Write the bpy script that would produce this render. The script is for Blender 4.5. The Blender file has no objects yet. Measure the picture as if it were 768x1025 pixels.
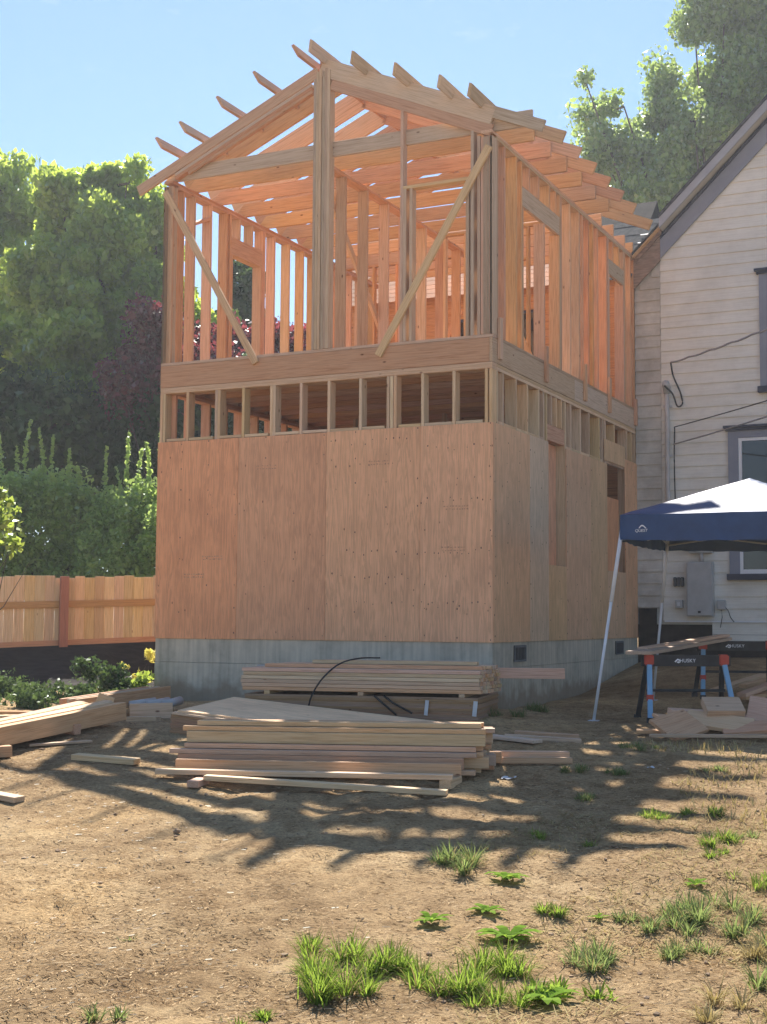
import bpy, bmesh, math, random
import numpy as np
from mathutils import Vector, Matrix, noise
R_=random.Random(7)
rng=np.random.default_rng(11)
scene=bpy.context.scene
COL=scene.collection
rad=math.radians

# ------------------------------------------------------------------ helpers
def link(o,parent=None):
    COL.objects.link(o)
    if parent is not None: o.parent=parent
    return o
def tag(o,label=None,cat=None,group=None,kind=None):
    if label: o['label']=label
    if cat: o['category']=cat
    if group: o['group']=group
    if kind: o['kind']=kind
    return o
def empty(name,loc,rz=0,label=None,cat=None,group=None):
    o=bpy.data.objects.new(name,None); o.empty_display_size=.2
    o.location=loc; o.rotation_euler=(0,0,rz); COL.objects.link(o)
    return tag(o,label,cat,group)
def obj(name,me,mat=None,parent=None):
    o=bpy.data.objects.new(name,me)
    if mat is not None and len(me.materials)==0: me.materials.append(mat)
    return link(o,parent)
def bm_obj(name,bm,mat,parent=None,smooth=False):
    me=bpy.data.meshes.new(name); bmesh.ops.recalc_face_normals(bm,faces=bm.faces)
    bm.to_mesh(me); bm.free()
    if smooth:
        for p in me.polygons: p.use_smooth=True
    return obj(name,me,mat,parent)
def add_box(bm,x0,x1,y0,y1,z0,z1):
    vs=[bm.verts.new((x,y,z)) for x in (x0,x1) for y in (y0,y1) for z in (z0,z1)]
    for f in ((0,1,3,2),(4,6,7,5),(0,4,5,1),(2,3,7,6),(0,2,6,4),(1,5,7,3)):
        bm.faces.new([vs[i] for i in f])
    return vs
def box(name,mat,parent,x0,x1,y0,y1,z0,z1,bev=.003):
    """box whose own origin sits at its centre"""
    c=Vector(((x0+x1)/2,(y0+y1)/2,(z0+z1)/2)); bm=bmesh.new()
    add_box(bm,x0-c.x,x1-c.x,y0-c.y,y1-c.y,z0-c.z,z1-c.z)
    if bev: bmesh.ops.bevel(bm,geom=bm.edges[:],offset=bev,segments=1,affect='EDGES')
    o=bm_obj(name,bm,mat,parent); o.location=c; return o
def add_tube(bm,pts,rads,seg=7,caps=True):
    rings=[]; n=len(pts); up=Vector((0,0,1))
    if not isinstance(rads,(list,tuple)): rads=[rads]*n
    for i,p in enumerate(pts):
        p=Vector(p); a=Vector(pts[max(i-1,0)]); b=Vector(pts[min(i+1,n-1)])
        t=(b-a).normalized(); s=t.cross(up)
        if s.length<1e-3: s=t.cross(Vector((0,1,0)))
        s.normalize(); w=s.cross(t)
        rings.append([bm.verts.new(p+(s*math.cos(2*math.pi*k/seg)+w*math.sin(2*math.pi*k/seg))*rads[i]) for k in range(seg)])
    for i in range(n-1):
        for k in range(seg):
            bm.faces.new((rings[i][k],rings[i][(k+1)%seg],rings[i+1][(k+1)%seg],rings[i+1][k]))
    if caps:
        bm.faces.new(rings[0]); bm.faces.new(rings[-1][::-1])
def smooth_pts(pts,n=6):
    q=[Vector(p) for p in pts]; q=[q[0]*2-q[1]]+q+[q[-1]*2-q[-2]]; out=[]
    for i in range(1,len(q)-2):
        a,b,c,d=q[i-1:i+3]
        for k in range(n):
            t=k/n; out.append(.5*((2*b)+(c-a)*t+(2*a-5*b+4*c-d)*t*t+(3*b-a-3*c+d)*t**3))
    out.append(q[-2]); return out
def tube(name,mat,parent,pts,r,seg=8):
    if len(pts)>3 and len(pts)<12 and not isinstance(r,(list,tuple)): pts=smooth_pts(pts)
    bm=bmesh.new(); add_tube(bm,pts,r,seg); return bm_obj(name,bm,mat,parent,True)
_lm={}
def lumber_mesh(L,w,d,mat,cut=None):
    k=(round(L,3),round(w,3),round(d,3),mat.name,cut)
    if k in _lm: return _lm[k]
    bm=bmesh.new(); vs=add_box(bm,-L/2,L/2,-w/2,w/2,-d/2,d/2)
    if cut:
        for v in bm.verts:            # slant the two ends of the board
            v.co.x += (cut[0] if v.co.x<0 else cut[1])*(v.co.z)
    bmesh.ops.bevel(bm,geom=bm.edges[:],offset=.003,segments=1,affect='EDGES')
    bmesh.ops.recalc_face_normals(bm,faces=bm.faces)
    me=bpy.data.meshes.new('lumber'); bm.to_mesh(me); bm.free(); me.materials.append(mat)
    _lm[k]=me; return me
def lumber(name,mat,parent,p0,p1,w,d,up=(0,0,1),cut=None):
    """one board, grain along its own X axis: w is its thickness sideways, d its depth along up"""
    p0=Vector(p0); p1=Vector(p1); x=(p1-p0); L=x.length; x.normalize()
    u=Vector(up); y=u.cross(x); y.normalize(); z=x.cross(y)
    o=bpy.data.objects.new(name,lumber_mesh(L,w,d,mat,cut)); link(o,parent)
    M=Matrix((x,y,z)).transposed().to_4x4(); M.translation=(p0+p1)/2
    o.matrix_local=M; return o

# ------------------------------------------------------------------ materials
def new_mat(name):
    m=bpy.data.materials.new(name); m.use_nodes=True; nt=m.node_tree
    return m,nt,nt.nodes['Principled BSDF']
def N(nt,t,**kw):
    n=nt.nodes.new(t)
    for k,v in kw.items():
        if k in n.inputs: n.inputs[k].default_value=v
        else: setattr(n,k,v)
    return n
def ramp(nt,stops):
    r=nt.nodes.new('ShaderNodeValToRGB'); e=r.color_ramp.elements
    while len(e)>1: e.remove(e[-1])
    for i,(p,c) in enumerate(stops):
        x=e[0] if i==0 else e.new(p)
        x.position=p; x.color=(c[0],c[1],c[2],1)
    return r
def mix(nt,fac,a,b,mode='MIX'):
    m=nt.nodes.new('ShaderNodeMix'); m.data_type='RGBA'; m.blend_type=mode
    for sock,v in ((m.inputs[0],fac),(m.inputs[6],a),(m.inputs[7],b)):
        if hasattr(v,'links') or hasattr(v,'is_linked'): nt.links.new(v,sock)
        elif isinstance(v,(tuple,list)): sock.default_value=(v[0],v[1],v[2],1)
        else: sock.default_value=v
    return m.outputs[2]
def coords(nt,scale=(1,1,1),rnd=True):
    tc=N(nt,'ShaderNodeTexCoord'); mp=N(nt,'ShaderNodeMapping'); mp.inputs['Scale'].default_value=scale
    nt.links.new(tc.outputs['Object'],mp.inputs['Vector'])
    if rnd:
        oi=N(nt,'ShaderNodeObjectInfo'); mu=N(nt,'ShaderNodeMath',operation='MULTIPLY'); mu.inputs[1].default_value=57.0
        nt.links.new(oi.outputs['Random'],mu.inputs[0])
        cb=N(nt,'ShaderNodeCombineXYZ')
        for i in range(3): nt.links.new(mu.outputs[0],cb.inputs[i])
        nt.links.new(cb.outputs[0],mp.inputs['Location'])
    return mp.outputs[0]
def hsv_rand(nt,col,val=.25,hue=.015,sat=.2):
    oi=N(nt,'ShaderNodeObjectInfo'); wn=N(nt,'ShaderNodeTexWhiteNoise',noise_dimensions='1D')
    nt.links.new(oi.outputs['Random'],wn.inputs['W']); sp=N(nt,'ShaderNodeSeparateColor')
    nt.links.new(wn.outputs['Color'],sp.inputs[0]); h=N(nt,'ShaderNodeHueSaturation')
    for ch,inp,c,a in ((0,'Hue',.5,hue),(1,'Saturation',1,sat),(2,'Value',1,val)):
        mr=N(nt,'ShaderNodeMapRange'); mr.inputs['To Min'].default_value=c-a; mr.inputs['To Max'].default_value=c+a
        nt.links.new(sp.outputs[ch],mr.inputs[0]); nt.links.new(mr.outputs[0],h.inputs[inp])
    nt.links.new(col,h.inputs['Color']); return h.outputs[0]
def wood(name,light,dark,knot=(.16,.07,.035),rough=.72,val=.16,gs=1.0,axis=0,sat=.14,weather=None):
    m,nt,b=new_mat(name)
    s=[14*gs]*3; s[axis]=.55*gs
    v=coords(nt,s); n1=N(nt,'ShaderNodeTexNoise',Scale=3.0,Detail=5.0,Roughness=.62,Distortion=.5)
    nt.links.new(v,n1.inputs['Vector'])
    r=ramp(nt,[(.32,dark),(.48,light),(.62,tuple(c*.88 for c in light)),(.75,tuple(min(1,c*1.06) for c in light))])
    nt.links.new(n1.outputs['Fac'],r.inputs[0])
    # long streaks
    s2=[30*gs]*3; s2[axis]=.9*gs
    v2=coords(nt,s2); n2=N(nt,'ShaderNodeTexNoise',Scale=4.0,Detail=3.0); nt.links.new(v2,n2.inputs['Vector'])
    r2=ramp(nt,[(.3,(.72,.66,.6)),(.55,(1,1,1))]); nt.links.new(n2.outputs['Fac'],r2.inputs[0])
    c=mix(nt,.75,r.outputs[0],r2.outputs[0],'MULTIPLY')
    # knots
    s3=[5.0*gs]*3; s3[axis]=2.3*gs
    v3=coords(nt,s3); vo=N(nt,'ShaderNodeTexVoronoi',Scale=1.25,feature='F1'); nt.links.new(v3,vo.inputs['Vector'])
    rk=ramp(nt,[(.03,(1,1,1)),(.085,(0,0,0))]); nt.links.new(vo.outputs['Distance'],rk.inputs[0])
    c=mix(nt,rk.outputs[0],c,knot)
    if weather:
        vw=coords(nt,(1.1,1.1,1.1)); nw=N(nt,'ShaderNodeTexNoise',Scale=1.3,Detail=4.0); nt.links.new(vw,nw.inputs['Vector'])
        rw=ramp(nt,[(.45,(0,0,0)),(.62,(.7,.7,.7))]); nt.links.new(nw.outputs['Fac'],rw.inputs[0])
        c=mix(nt,rw.outputs[0],c,weather)
    c=hsv_rand(nt,c,val,.012,sat)
    nt.links.new(c,b.inputs['Base Color']); b.inputs['Roughness'].default_value=rough
    b.inputs['Specular IOR Level'].default_value=.25
    bp=N(nt,'ShaderNodeBump',Strength=.25,Distance=.004); nt.links.new(n2.outputs['Fac'],bp.inputs['Height'])
    nt.links.new(bp.outputs[0],b.inputs['Normal']); return m
def noisy(name,a,b_,scale=6,rough=.8,detail=5,bump=.2,stretch=(1,1,1),lo=.35,hi=.65,spec=.3,metal=0,rnd=True,bd=.006):
    m,nt,b=new_mat(name); v=coords(nt,stretch,rnd)
    n=N(nt,'ShaderNodeTexNoise',Scale=float(scale),Detail=float(detail),Roughness=.6); nt.links.new(v,n.inputs['Vector'])
    r=ramp(nt,[(lo,a),(hi,b_)]); nt.links.new(n.outputs['Fac'],r.inputs[0])
    nt.links.new(r.outputs[0],b.inputs['Base Color']); b.inputs['Roughness'].default_value=rough
    b.inputs['Specular IOR Level'].default_value=spec; b.inputs['Metallic'].default_value=metal
    if bump:
        bp=N(nt,'ShaderNodeBump',Strength=bump,Distance=bd); nt.links.new(n.outputs['Fac'],bp.inputs['Height'])
        nt.links.new(bp.outputs[0],b.inputs['Normal'])
    return m
FIR=wood('fir_lumber',(.64,.40,.25),(.50,.28,.16))
FIRO=wood('orange_fir_lumber',(.66,.395,.225),(.52,.275,.145),val=.16)  # on the framing, orange of light bouncing between boards is put into the colour
FIRG=wood('veiled_weathered_fir_lumber',(.55,.405,.285),(.42,.295,.20),val=.14)  # weathered grey; on front members also glare veil put into the colour
FIRP=wood('pale_fir_lumber',(.68,.485,.295),(.52,.335,.19),val=.15)
OSB=wood('board_stack_brown',(.40,.245,.145),(.28,.16,.09),val=.1,gs=1.5)
CEDAR=wood('cedar_picket',(.82,.59,.325),(.70,.45,.225),val=.15,gs=1.0,axis=2,knot=(.4,.2,.1))
CEDARX=wood('cedar_rail',(.62,.34,.17),(.46,.23,.11),val=.08)
POSTM=wood('treated_post',(.46,.19,.085),(.34,.13,.055),val=.05,axis=2)

def plywood(name,tone,nails=True,vertical=True):
    m,nt,b=new_mat(name)
    s=(9,9,.55) if vertical else (.55,9,9)
    v=coords(nt,s); n1=N(nt,'ShaderNodeTexNoise',Scale=1.7,Detail=5.0,Roughness=.55,Distortion=1.6); nt.links.new(v,n1.inputs['Vector'])
    w=N(nt,'ShaderNodeMath',operation='MULTIPLY'); w.inputs[1].default_value=34; nt.links.new(n1.outputs['Fac'],w.inputs[0])
    sn=N(nt,'ShaderNodeMath',operation='SINE'); nt.links.new(w.outputs[0],sn.inputs[0])
    r=ramp(nt,[(0,tuple(c*.86 for c in tone)),(.55,tone),(1,tuple(c*1.1 for c in tone))])
    mr=N(nt,'ShaderNodeMapRange'); mr.inputs['From Min'].default_value=-1; nt.links.new(sn.outputs[0],mr.inputs[0])
    nt.links.new(mr.outputs[0],r.inputs[0])
    # plugs and knots
    vk=coords(nt,(4.2,4.2,2.6) if vertical else (2.6,4.2,4.2)); vo=N(nt,'ShaderNodeTexVoronoi',Scale=1.6); nt.links.new(vk,vo.inputs['Vector'])
    rk=ramp(nt,[(.03,(1,1,1)),(.075,(0,0,0))]); nt.links.new(vo.outputs['Distance'],rk.inputs[0])
    c=mix(nt,rk.outputs[0],r.outputs[0],(tone[0]*.34,tone[1]*.28,tone[2]*.25))
    # stains, handling marks
    vs=coords(nt,(1,1,1)); ns=N(nt,'ShaderNodeTexNoise',Scale=1.6,Detail=6.0,Roughness=.65); nt.links.new(vs,ns.inputs['Vector'])
    rs=ramp(nt,[(.3,(.78,.74,.72)),(.6,(1.05,1.03,1.0))]); nt.links.new(ns.outputs['Fac'],rs.inputs[0])
    c=mix(nt,.55,c,rs.outputs[0],'MULTIPLY'); c=hsv_rand(nt,c,.07,.006,.06)
    nt.links.new(c,b.inputs['Base Color']); b.inputs['Roughness'].default_value=.8; b.inputs['Specular IOR Level'].default_value=.2
    bp=N(nt,'ShaderNodeBump',Strength=.2,Distance=.003); nt.links.new(sn.outputs[0],bp.inputs['Height']); nt.links.new(bp.outputs[0],b.inputs['Normal'])
    return m
PLYF=plywood('plywood_red',(.72,.385,.21))
PLYR=plywood('plywood_tan',(.69,.435,.25))
PLYT=plywood('plywood_sheet_top',(.76,.56,.35),vertical=False)
CHIP=noisy('nail_head',(.09,.055,.04),(.20,.11,.07),40,bump=0)
INK=noisy('grade_stamp_ink',(.44,.235,.14),(.66,.36,.20),40,bump=0,lo=.42,hi=.58)

def concrete_mat():
    m,nt,b=new_mat('concrete'); v=coords(nt,(1,1,1),False)
    n=N(nt,'ShaderNodeTexNoise',Scale=2.2,Detail=7.0,Roughness=.65); nt.links.new(v,n.inputs['Vector'])
    r=ramp(nt,[(.3,(.37,.345,.275)),(.5,(.52,.475,.375)),(.7,(.61,.555,.44))]); nt.links.new(n.outputs['Fac'],r.inputs[0])
    vd=coords(nt,(6,6,.35),False); n2=N(nt,'ShaderNodeTexNoise',Scale=3.0,Detail=4.0); nt.links.new(vd,n2.inputs['Vector'])
    r2=ramp(nt,[(.35,(.72,.73,.74)),(.6,(1,1,1))]); nt.links.new(n2.outputs['Fac'],r2.inputs[0])
    c=mix(nt,.8,r.outputs[0],r2.outputs[0],'MULTIPLY')
    # soil splashed on the lowest part of the wall, and grey form-board seams
    tc=N(nt,'ShaderNodeTexCoord'); sp=N(nt,'ShaderNodeSeparateXYZ'); nt.links.new(tc.outputs['Object'],sp.inputs[0])
    ns=N(nt,'ShaderNodeTexNoise',Scale=5.0,Detail=6.0); nt.links.new(v,ns.inputs['Vector'])
    ma=N(nt,'ShaderNodeMath',operation='MULTIPLY_ADD'); ma.inputs[1].default_value=-.55; nt.links.new(ns.outputs['Fac'],ma.inputs[0]); nt.links.new(sp.outputs['Z'],ma.inputs[2])
    rs=ramp(nt,[(.38,(.75,.75,.75)),(.56,(0,0,0))]); nt.links.new(ma.outputs[0],rs.inputs[0])
    c=mix(nt,rs.outputs[0],c,(.24,.175,.115))
    nt.links.new(c,b.inputs['Base Color']); b.inputs['Roughness'].default_value=.9
    n3=N(nt,'ShaderNodeTexNoise',Scale=40.0,Detail=3.0); nt.links.new(v,n3.inputs['Vector'])
    bp=N(nt,'ShaderNodeBump',Strength=.25,Distance=.004); nt.links.new(n3.outputs['Fac'],bp.inputs['Height']); nt.links.new(bp.outputs[0],b.inputs['Normal'])
    return m
CONC=concrete_mat()
def siding_mat(name,base,dirt,amount):
    m,nt,b=new_mat(name); v=coords(nt,(1.0,1.0,1.0),False)
    n=N(nt,'ShaderNodeTexNoise',Scale=1.8,Detail=8.0,Roughness=.7); nt.links.new(v,n.inputs['Vector'])
    r=ramp(nt,[(.5-.18*amount-.04,dirt),(.62,base)]); nt.links.new(n.outputs['Fac'],r.inputs[0])
    vd=coords(nt,(1.2,30,30),False); n2=N(nt,'ShaderNodeTexNoise',Scale=2.0,Detail=4.0); nt.links.new(vd,n2.inputs['Vector'])
    r2=ramp(nt,[(.3,(.86,.85,.83)),(.6,(1,1,1))]); nt.links.new(n2.outputs['Fac'],r2.inputs[0])
    c=mix(nt,.7,r.outputs[0],r2.outputs[0],'MULTIPLY'); nt.links.new(c,b.inputs['Base Color']); b.inputs['Roughness'].default_value=.65
    bp=N(nt,'ShaderNodeBump',Strength=.15,Distance=.004); nt.links.new(n2.outputs['Fac'],bp.inputs['Height']); nt.links.new(bp.outputs[0],b.inputs['Normal'])
    return m
SIDING=siding_mat('painted_siding',(.76,.735,.655),(.66,.635,.56),.35)
SIDOLD=siding_mat('old_painted_siding',(.60,.575,.51),(.35,.32,.27),.9)
BLUETRIM=noisy('blue_grey_paint',(.205,.22,.27),(.24,.255,.305),3,.55,bump=.05)
FASCIA=noisy('grey_paint',(.30,.305,.33),(.35,.355,.375),3,.55,bump=.05)
SOFFIT=noisy('soffit_paint',(.46,.43,.37),(.52,.49,.43),3,.6,bump=.05)
NAVYTRIM=noisy('dark_trim_paint',(.03,.035,.06),(.05,.055,.085),3,.5,bump=.05)
SASH=noisy('white_vinyl',(.72,.73,.74),(.78,.78,.78),3,.4,bump=0)
OLDWOOD=noisy('old_bare_wood',(.16,.11,.085),(.34,.24,.18),5,.85,stretch=(1,6,6),bump=.3)
SKIPB=wood('bare_sheathing_boards',(.66,.33,.18),(.47,.21,.11),val=.05,axis=0)
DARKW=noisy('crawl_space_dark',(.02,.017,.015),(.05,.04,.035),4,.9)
SHINGLE=noisy('asphalt_shingle',(.035,.038,.04),(.085,.09,.095),14,.9,bump=.4,stretch=(1,1,1),rnd=False)
GALV=noisy('flashing_metal',(.45,.47,.49),(.6,.6,.6),6,.35,metal=.6,bump=.05)
GREYBOX=noisy('grey_enamel',(.36,.36,.35),(.44,.44,.43),5,.45,bump=.03)
PVC=noisy('conduit_paint',(.40,.385,.37),(.50,.48,.46),6,.5,bump=.03)
BLACKP=noisy('black_plastic',(.012,.012,.014),(.03,.03,.033),8,.5,bump=.05)
WIREM=noisy('wire_black',(.015,.015,.017),(.04,.04,.042),30,.6,bump=0)
WIREG=noisy('wire_grey',(.16,.16,.17),(.42,.42,.43),60,.5,bump=0)
LEGW=noisy('white_powder_coat',(.58,.60,.63),(.68,.70,.72),6,.4,bump=.02)
SAWBLUE=noisy('sky_blue_paint',(.19,.35,.50),(.24,.41,.57),7,.45,bump=.03)
REDP=noisy('orange_red_plastic',(.42,.045,.025),(.55,.07,.04),6,.5,bump=.03)
WHITEINK=noisy('white_ink',(.75,.75,.75),(.82,.82,.82),5,.5,bump=0)
PAPER=noisy('white_paper',(.52,.53,.54),(.64,.64,.64),9,.7,bump=.05)
def glass_mat():
    m,nt,b=new_mat('dark_window_glass'); b.inputs['Base Color'].default_value=(.012,.014,.017,1)
    b.inputs['Roughness'].default_value=.04; b.inputs['Specular IOR Level'].default_value=.7; return m
GLASS=glass_mat()
def canopy_mat():
    m,nt,b=new_mat('navy_canopy_cloth'); v=coords(nt,(1,1,1))
    n=N(nt,'ShaderNodeTexNoise',Scale=7.0,Detail=5.0); nt.links.new(v,n.inputs['Vector'])
    r=ramp(nt,[(.35,(.013,.042,.12)),(.65,(.018,.055,.15))]); nt.links.new(n.outputs['Fac'],r.inputs[0])
    nt.links.new(r.outputs[0],b.inputs['Base Color']); b.inputs['Roughness'].default_value=.55
    b.inputs['Specular IOR Level'].default_value=.35
    bp=N(nt,'ShaderNodeBump',Strength=.35,Distance=.02); nt.links.new(n.outputs['Fac'],bp.inputs['Height']); nt.links.new(bp.outputs[0],b.inputs['Normal'])
    return m
CANOPY=canopy_mat()
FABRIC=noisy('black_landscape_fabric',(.020,.018,.017),(.038,.034,.031),5,.9,bump=.4,stretch=(1,3,3),spec=.1)

def leaf_mat(name,dark,light,trans,tw=.45,gloss=.25):
    m,nt,b=new_mat(name); nt.nodes.remove(b); out=nt.nodes['Material Output']
    geo=N(nt,'ShaderNodeNewGeometry'); wn=N(nt,'ShaderNodeMath',operation='MULTIPLY'); wn.inputs[1].default_value=1.0
    nt.links.new(geo.outputs['Random Per Island'],wn.inputs[0])
    r=ramp(nt,[(0,dark),(1,light)]); nt.links.new(wn.outputs[0],r.inputs[0])
    rt=ramp(nt,[(0,tuple(c*.7 for c in trans)),(1,trans)]); nt.links.new(wn.outputs[0],rt.inputs[0])
    d=N(nt,'ShaderNodeBsdfDiffuse'); nt.links.new(r.outputs[0],d.inputs[0])
    t=N(nt,'ShaderNodeBsdfTranslucent'); nt.links.new(rt.outputs[0],t.inputs[0])
    g=N(nt,'ShaderNodeBsdfGlossy',Roughness=.38); g.inputs[0].default_value=(.9,.95,.9,1)
    ms=N(nt,'ShaderNodeMixShader'); ms.inputs[0].default_value=tw; nt.links.new(d.outputs[0],ms.inputs[1]); nt.links.new(t.outputs[0],ms.inputs[2])
    fr=N(nt,'ShaderNodeFresnel',IOR=1.4); mu=N(nt,'ShaderNodeMath',operation='MULTIPLY'); mu.inputs[1].default_value=gloss*4
    nt.links.new(fr.outputs[0],mu.inputs[0]); cl=N(nt,'ShaderNodeClamp',Max=gloss); nt.links.new(mu.outputs[0],cl.inputs[0])
    m2=N(nt,'ShaderNodeMixShader'); nt.links.new(cl.outputs[0],m2.inputs[0]); nt.links.new(ms.outputs[0],m2.inputs[1]); nt.links.new(g.outputs[0],m2.inputs[2])
    nt.links.new(m2.outputs[0],out.inputs['Surface']); return m
LEAF_CH=leaf_mat('chestnut_leaf',(.09,.18,.055),(.20,.32,.09),(.75,.92,.14),.5,.12)
LEAF_MA=leaf_mat('maple_leaf',(.07,.16,.05),(.17,.29,.10),(.50,.66,.16),.45,.22)
LEAF_HE=leaf_mat('hedge_leaf',(.10,.20,.06),(.26,.40,.13),(.70,.90,.24),.5,.12)
LEAF_DK=leaf_mat('dark_evergreen_leaf',(.035,.07,.03),(.07,.12,.05),(.14,.22,.06),.25,.05)
LEAF_PU=leaf_mat('purple_leaf',(.07,.022,.03),(.16,.05,.06),(.42,.08,.09),.38,.14)
LEAF_YG=leaf_mat('bright_leaf',(.10,.18,.03),(.19,.27,.06),(.50,.62,.10),.5,.12)
LEAF_YE=leaf_mat('yellow_leaf',(.35,.33,.05),(.55,.48,.10),(.75,.68,.15),.5,.1)
LEAF_LO=leaf_mat('low_shrub_leaf',(.05,.09,.035),(.11,.16,.06),(.16,.24,.07),.3,.04)
BARK=noisy('bark',(.06,.045,.035),(.15,.115,.085),9,.9,bump=.6,stretch=(1,1,.3),bd=.02)
GRASSM=leaf_mat('grass_blade',(.075,.14,.02),(.20,.30,.055),(.36,.50,.07),.45,.0)
GRASSG=leaf_mat('grey_grass_blade',(.08,.13,.05),(.20,.26,.11),(.32,.40,.12),.45,.0)
GRASSD=leaf_mat('dry_grass_blade',(.30,.23,.10),(.52,.42,.22),(.4,.32,.12),.3,.0)
WEED=leaf_mat('weed_leaf',(.12,.22,.03),(.22,.34,.06),(.40,.56,.07),.45,.0)
STRAW=leaf_mat('straw_chip',(.26,.165,.085),(.60,.44,.26),(.3,.2,.1),.1,.0)
CHIPD=leaf_mat('dark_chip',(.06,.04,.025),(.22,.13,.07),(.1,.06,.03),.05,.05)

# ------------------------------------------------------------------ ground
def sm(a,b,x):
    t=min(max((x-a)/(b-a),0.),1.); return t*t*(3-2*t)
def g0(X,Y):
    return .55*sm(5,15,Y)+.55*sm(15.5,20,Y)*sm(1.8,5,X)+.55*sm(18.6,20.3,Y)*sm(-3.2,-4.2,X)
def gz(X,Y):
    z=g0(X,Y)
    if abs(X)<14 and 1<Y<26:
        z+=.055*noise.noise((X*.55,Y*.55,3.1))+.028*noise.noise((X*1.9,Y*1.9,7.7))
    return z
def axis(lo,hi,step,far,n=22):
    core=np.arange(lo,hi+1e-6,step)
    k=np.linspace(0,1,n+1)[1:]**2.6
    return np.concatenate([(lo-(k*(lo+far)))[::-1],core,hi+k*(far-hi)])
DENTS=[]
for (x0,y0,a0,n_) in ((-2.2,5.4,1.2,8),(-.9,5.2,1.35,9),(.9,9.6,2.3,7),(-1.6,8.4,.3,7),(1.4,7.6,1.9,6)):
    for k in range(n_):
        sx=.11*(1 if k%2 else -1); dx,dy=math.cos(a0),math.sin(a0)
        DENTS.append((x0+dx*k*.62-dy*sx+R_.uniform(-.05,.05),y0+dy*k*.62+dx*sx+R_.uniform(-.05,.05),a0+R_.uniform(-.25,.25)))
def dent(x,y):
    z=0
    for (X,Y,a) in DENTS:
        dx,dy=x-X,y-Y
        if abs(dx)>.35 or abs(dy)>.35: continue
        u=dx*math.cos(a)+dy*math.sin(a); w=-dx*math.sin(a)+dy*math.cos(a); q=(u/.15)**2+(w/.065)**2
        z+=-.020*math.exp(-q*1.2)+.010*math.exp(-(math.sqrt(q)-1.6)**2*4)
    for o in (-.0,.75):      # two shallow wheel ruts running towards the piles
        w=(x+1.9+o*-1)-(y-5)*.16; z-=.016*math.exp(-(w/.09)**2)
    return z
def make_ground():
    xs=axis(-7,6,.055,400); ys=axis(4.4,16.5,.05,400)
    nx,ny=len(xs),len(ys); v=np.empty((ny,nx,3),np.float32)
    for j,y in enumerate(ys):
        for i,x in enumerate(xs):
            z=gz(x,y)
            if -7<x<6 and 4<y<17:
                z+=dent(x,y)+.014*noise.noise((x*5.1,y*5.1,1.3))+.009*noise.noise((x*11,y*11,5.))-.012*max(0,noise.noise((x*4.3,y*3.1,15.))-.25)+.005*abs(noise.noise((x*27,y*27,9.)))
            v[j,i]=(x,y,z)
    me=bpy.data.meshes.new('ground'); me.vertices.add(nx*ny); me.vertices.foreach_set('co',v.ravel())
    idx=np.arange(nx*ny).reshape(ny,nx)
    q=np.stack([idx[:-1,:-1],idx[:-1,1:],idx[1:,1:],idx[1:,:-1]],-1).reshape(-1,4)
    me.loops.add(q.size); me.loops.foreach_set('vertex_index',q.ravel().astype(np.int32))
    me.polygons.add(len(q)); me.polygons.foreach_set('loop_start',np.arange(0,q.size,4,dtype=np.int32))
    me.polygons.foreach_set('use_smooth',np.ones(len(q),bool)); me.update(calc_edges=True); me.validate()
    m,nt,b=new_mat('dirt'); v_=coords(nt,(1,1,1),False)
    n=N(nt,'ShaderNodeTexNoise',Scale=.75,Detail=6.0,Roughness=.6); nt.links.new(v_,n.inputs['Vector'])
    r=ramp(nt,[(.30,(.31,.208,.110)),(.48,(.45,.312,.170)),(.66,(.56,.41,.235))]); nt.links.new(n.outputs['Fac'],r.inputs[0])
    n2=N(nt,'ShaderNodeTexNoise',Scale=46.0,Detail=7.0,Roughness=.76); nt.links.new(v_,n2.inputs['Vector'])
    r2=ramp(nt,[(.33,(.50,.46,.42)),(.5,(.95,.94,.92)),(.64,(1.25,1.22,1.15))]); nt.links.new(n2.outputs['Fac'],r2.inputs[0])
    c=mix(nt,.9,r.outputs[0],r2.outputs[0],'MULTIPLY')
    n3=N(nt,'ShaderNodeTexNoise',Scale=6.0,Detail=5.0,Roughness=.7); nt.links.new(v_,n3.inputs['Vector'])
    r3=ramp(nt,[(.36,(.62,.58,.54)),(.55,(1,1,1))]); nt.links.new(n3.outputs['Fac'],r3.inputs[0])
    c=mix(nt,.7,c,r3.outputs[0],'MULTIPLY')
    n4=N(nt,'ShaderNodeTexNoise',Scale=.42,Detail=7.0,Roughness=.55,Distortion=.8); nt.links.new(v_,n4.inputs['Vector'])
    r4=ramp(nt,[(.36,(.74,.70,.66)),(.5,(1,1,1)),(.64,(1.18,1.15,1.08))]); nt.links.new(n4.outputs['Fac'],r4.inputs[0])
    c=mix(nt,1.0,c,r4.outputs[0],'MULTIPLY')
    nt.links.new(c,b.inputs['Base Color']); b.inputs['Roughness'].default_value=.95; b.inputs['Specular IOR Level'].default_value=.1
    bp=N(nt,'ShaderNodeBump',Strength=1.0,Distance=.035); nt.links.new(n2.outputs['Fac'],bp.inputs['Height']); nt.links.new(bp.outputs[0],b.inputs['Normal'])
    o=obj('ground',me,m); tag(o,kind='structure'); return o
make_ground()

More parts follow.
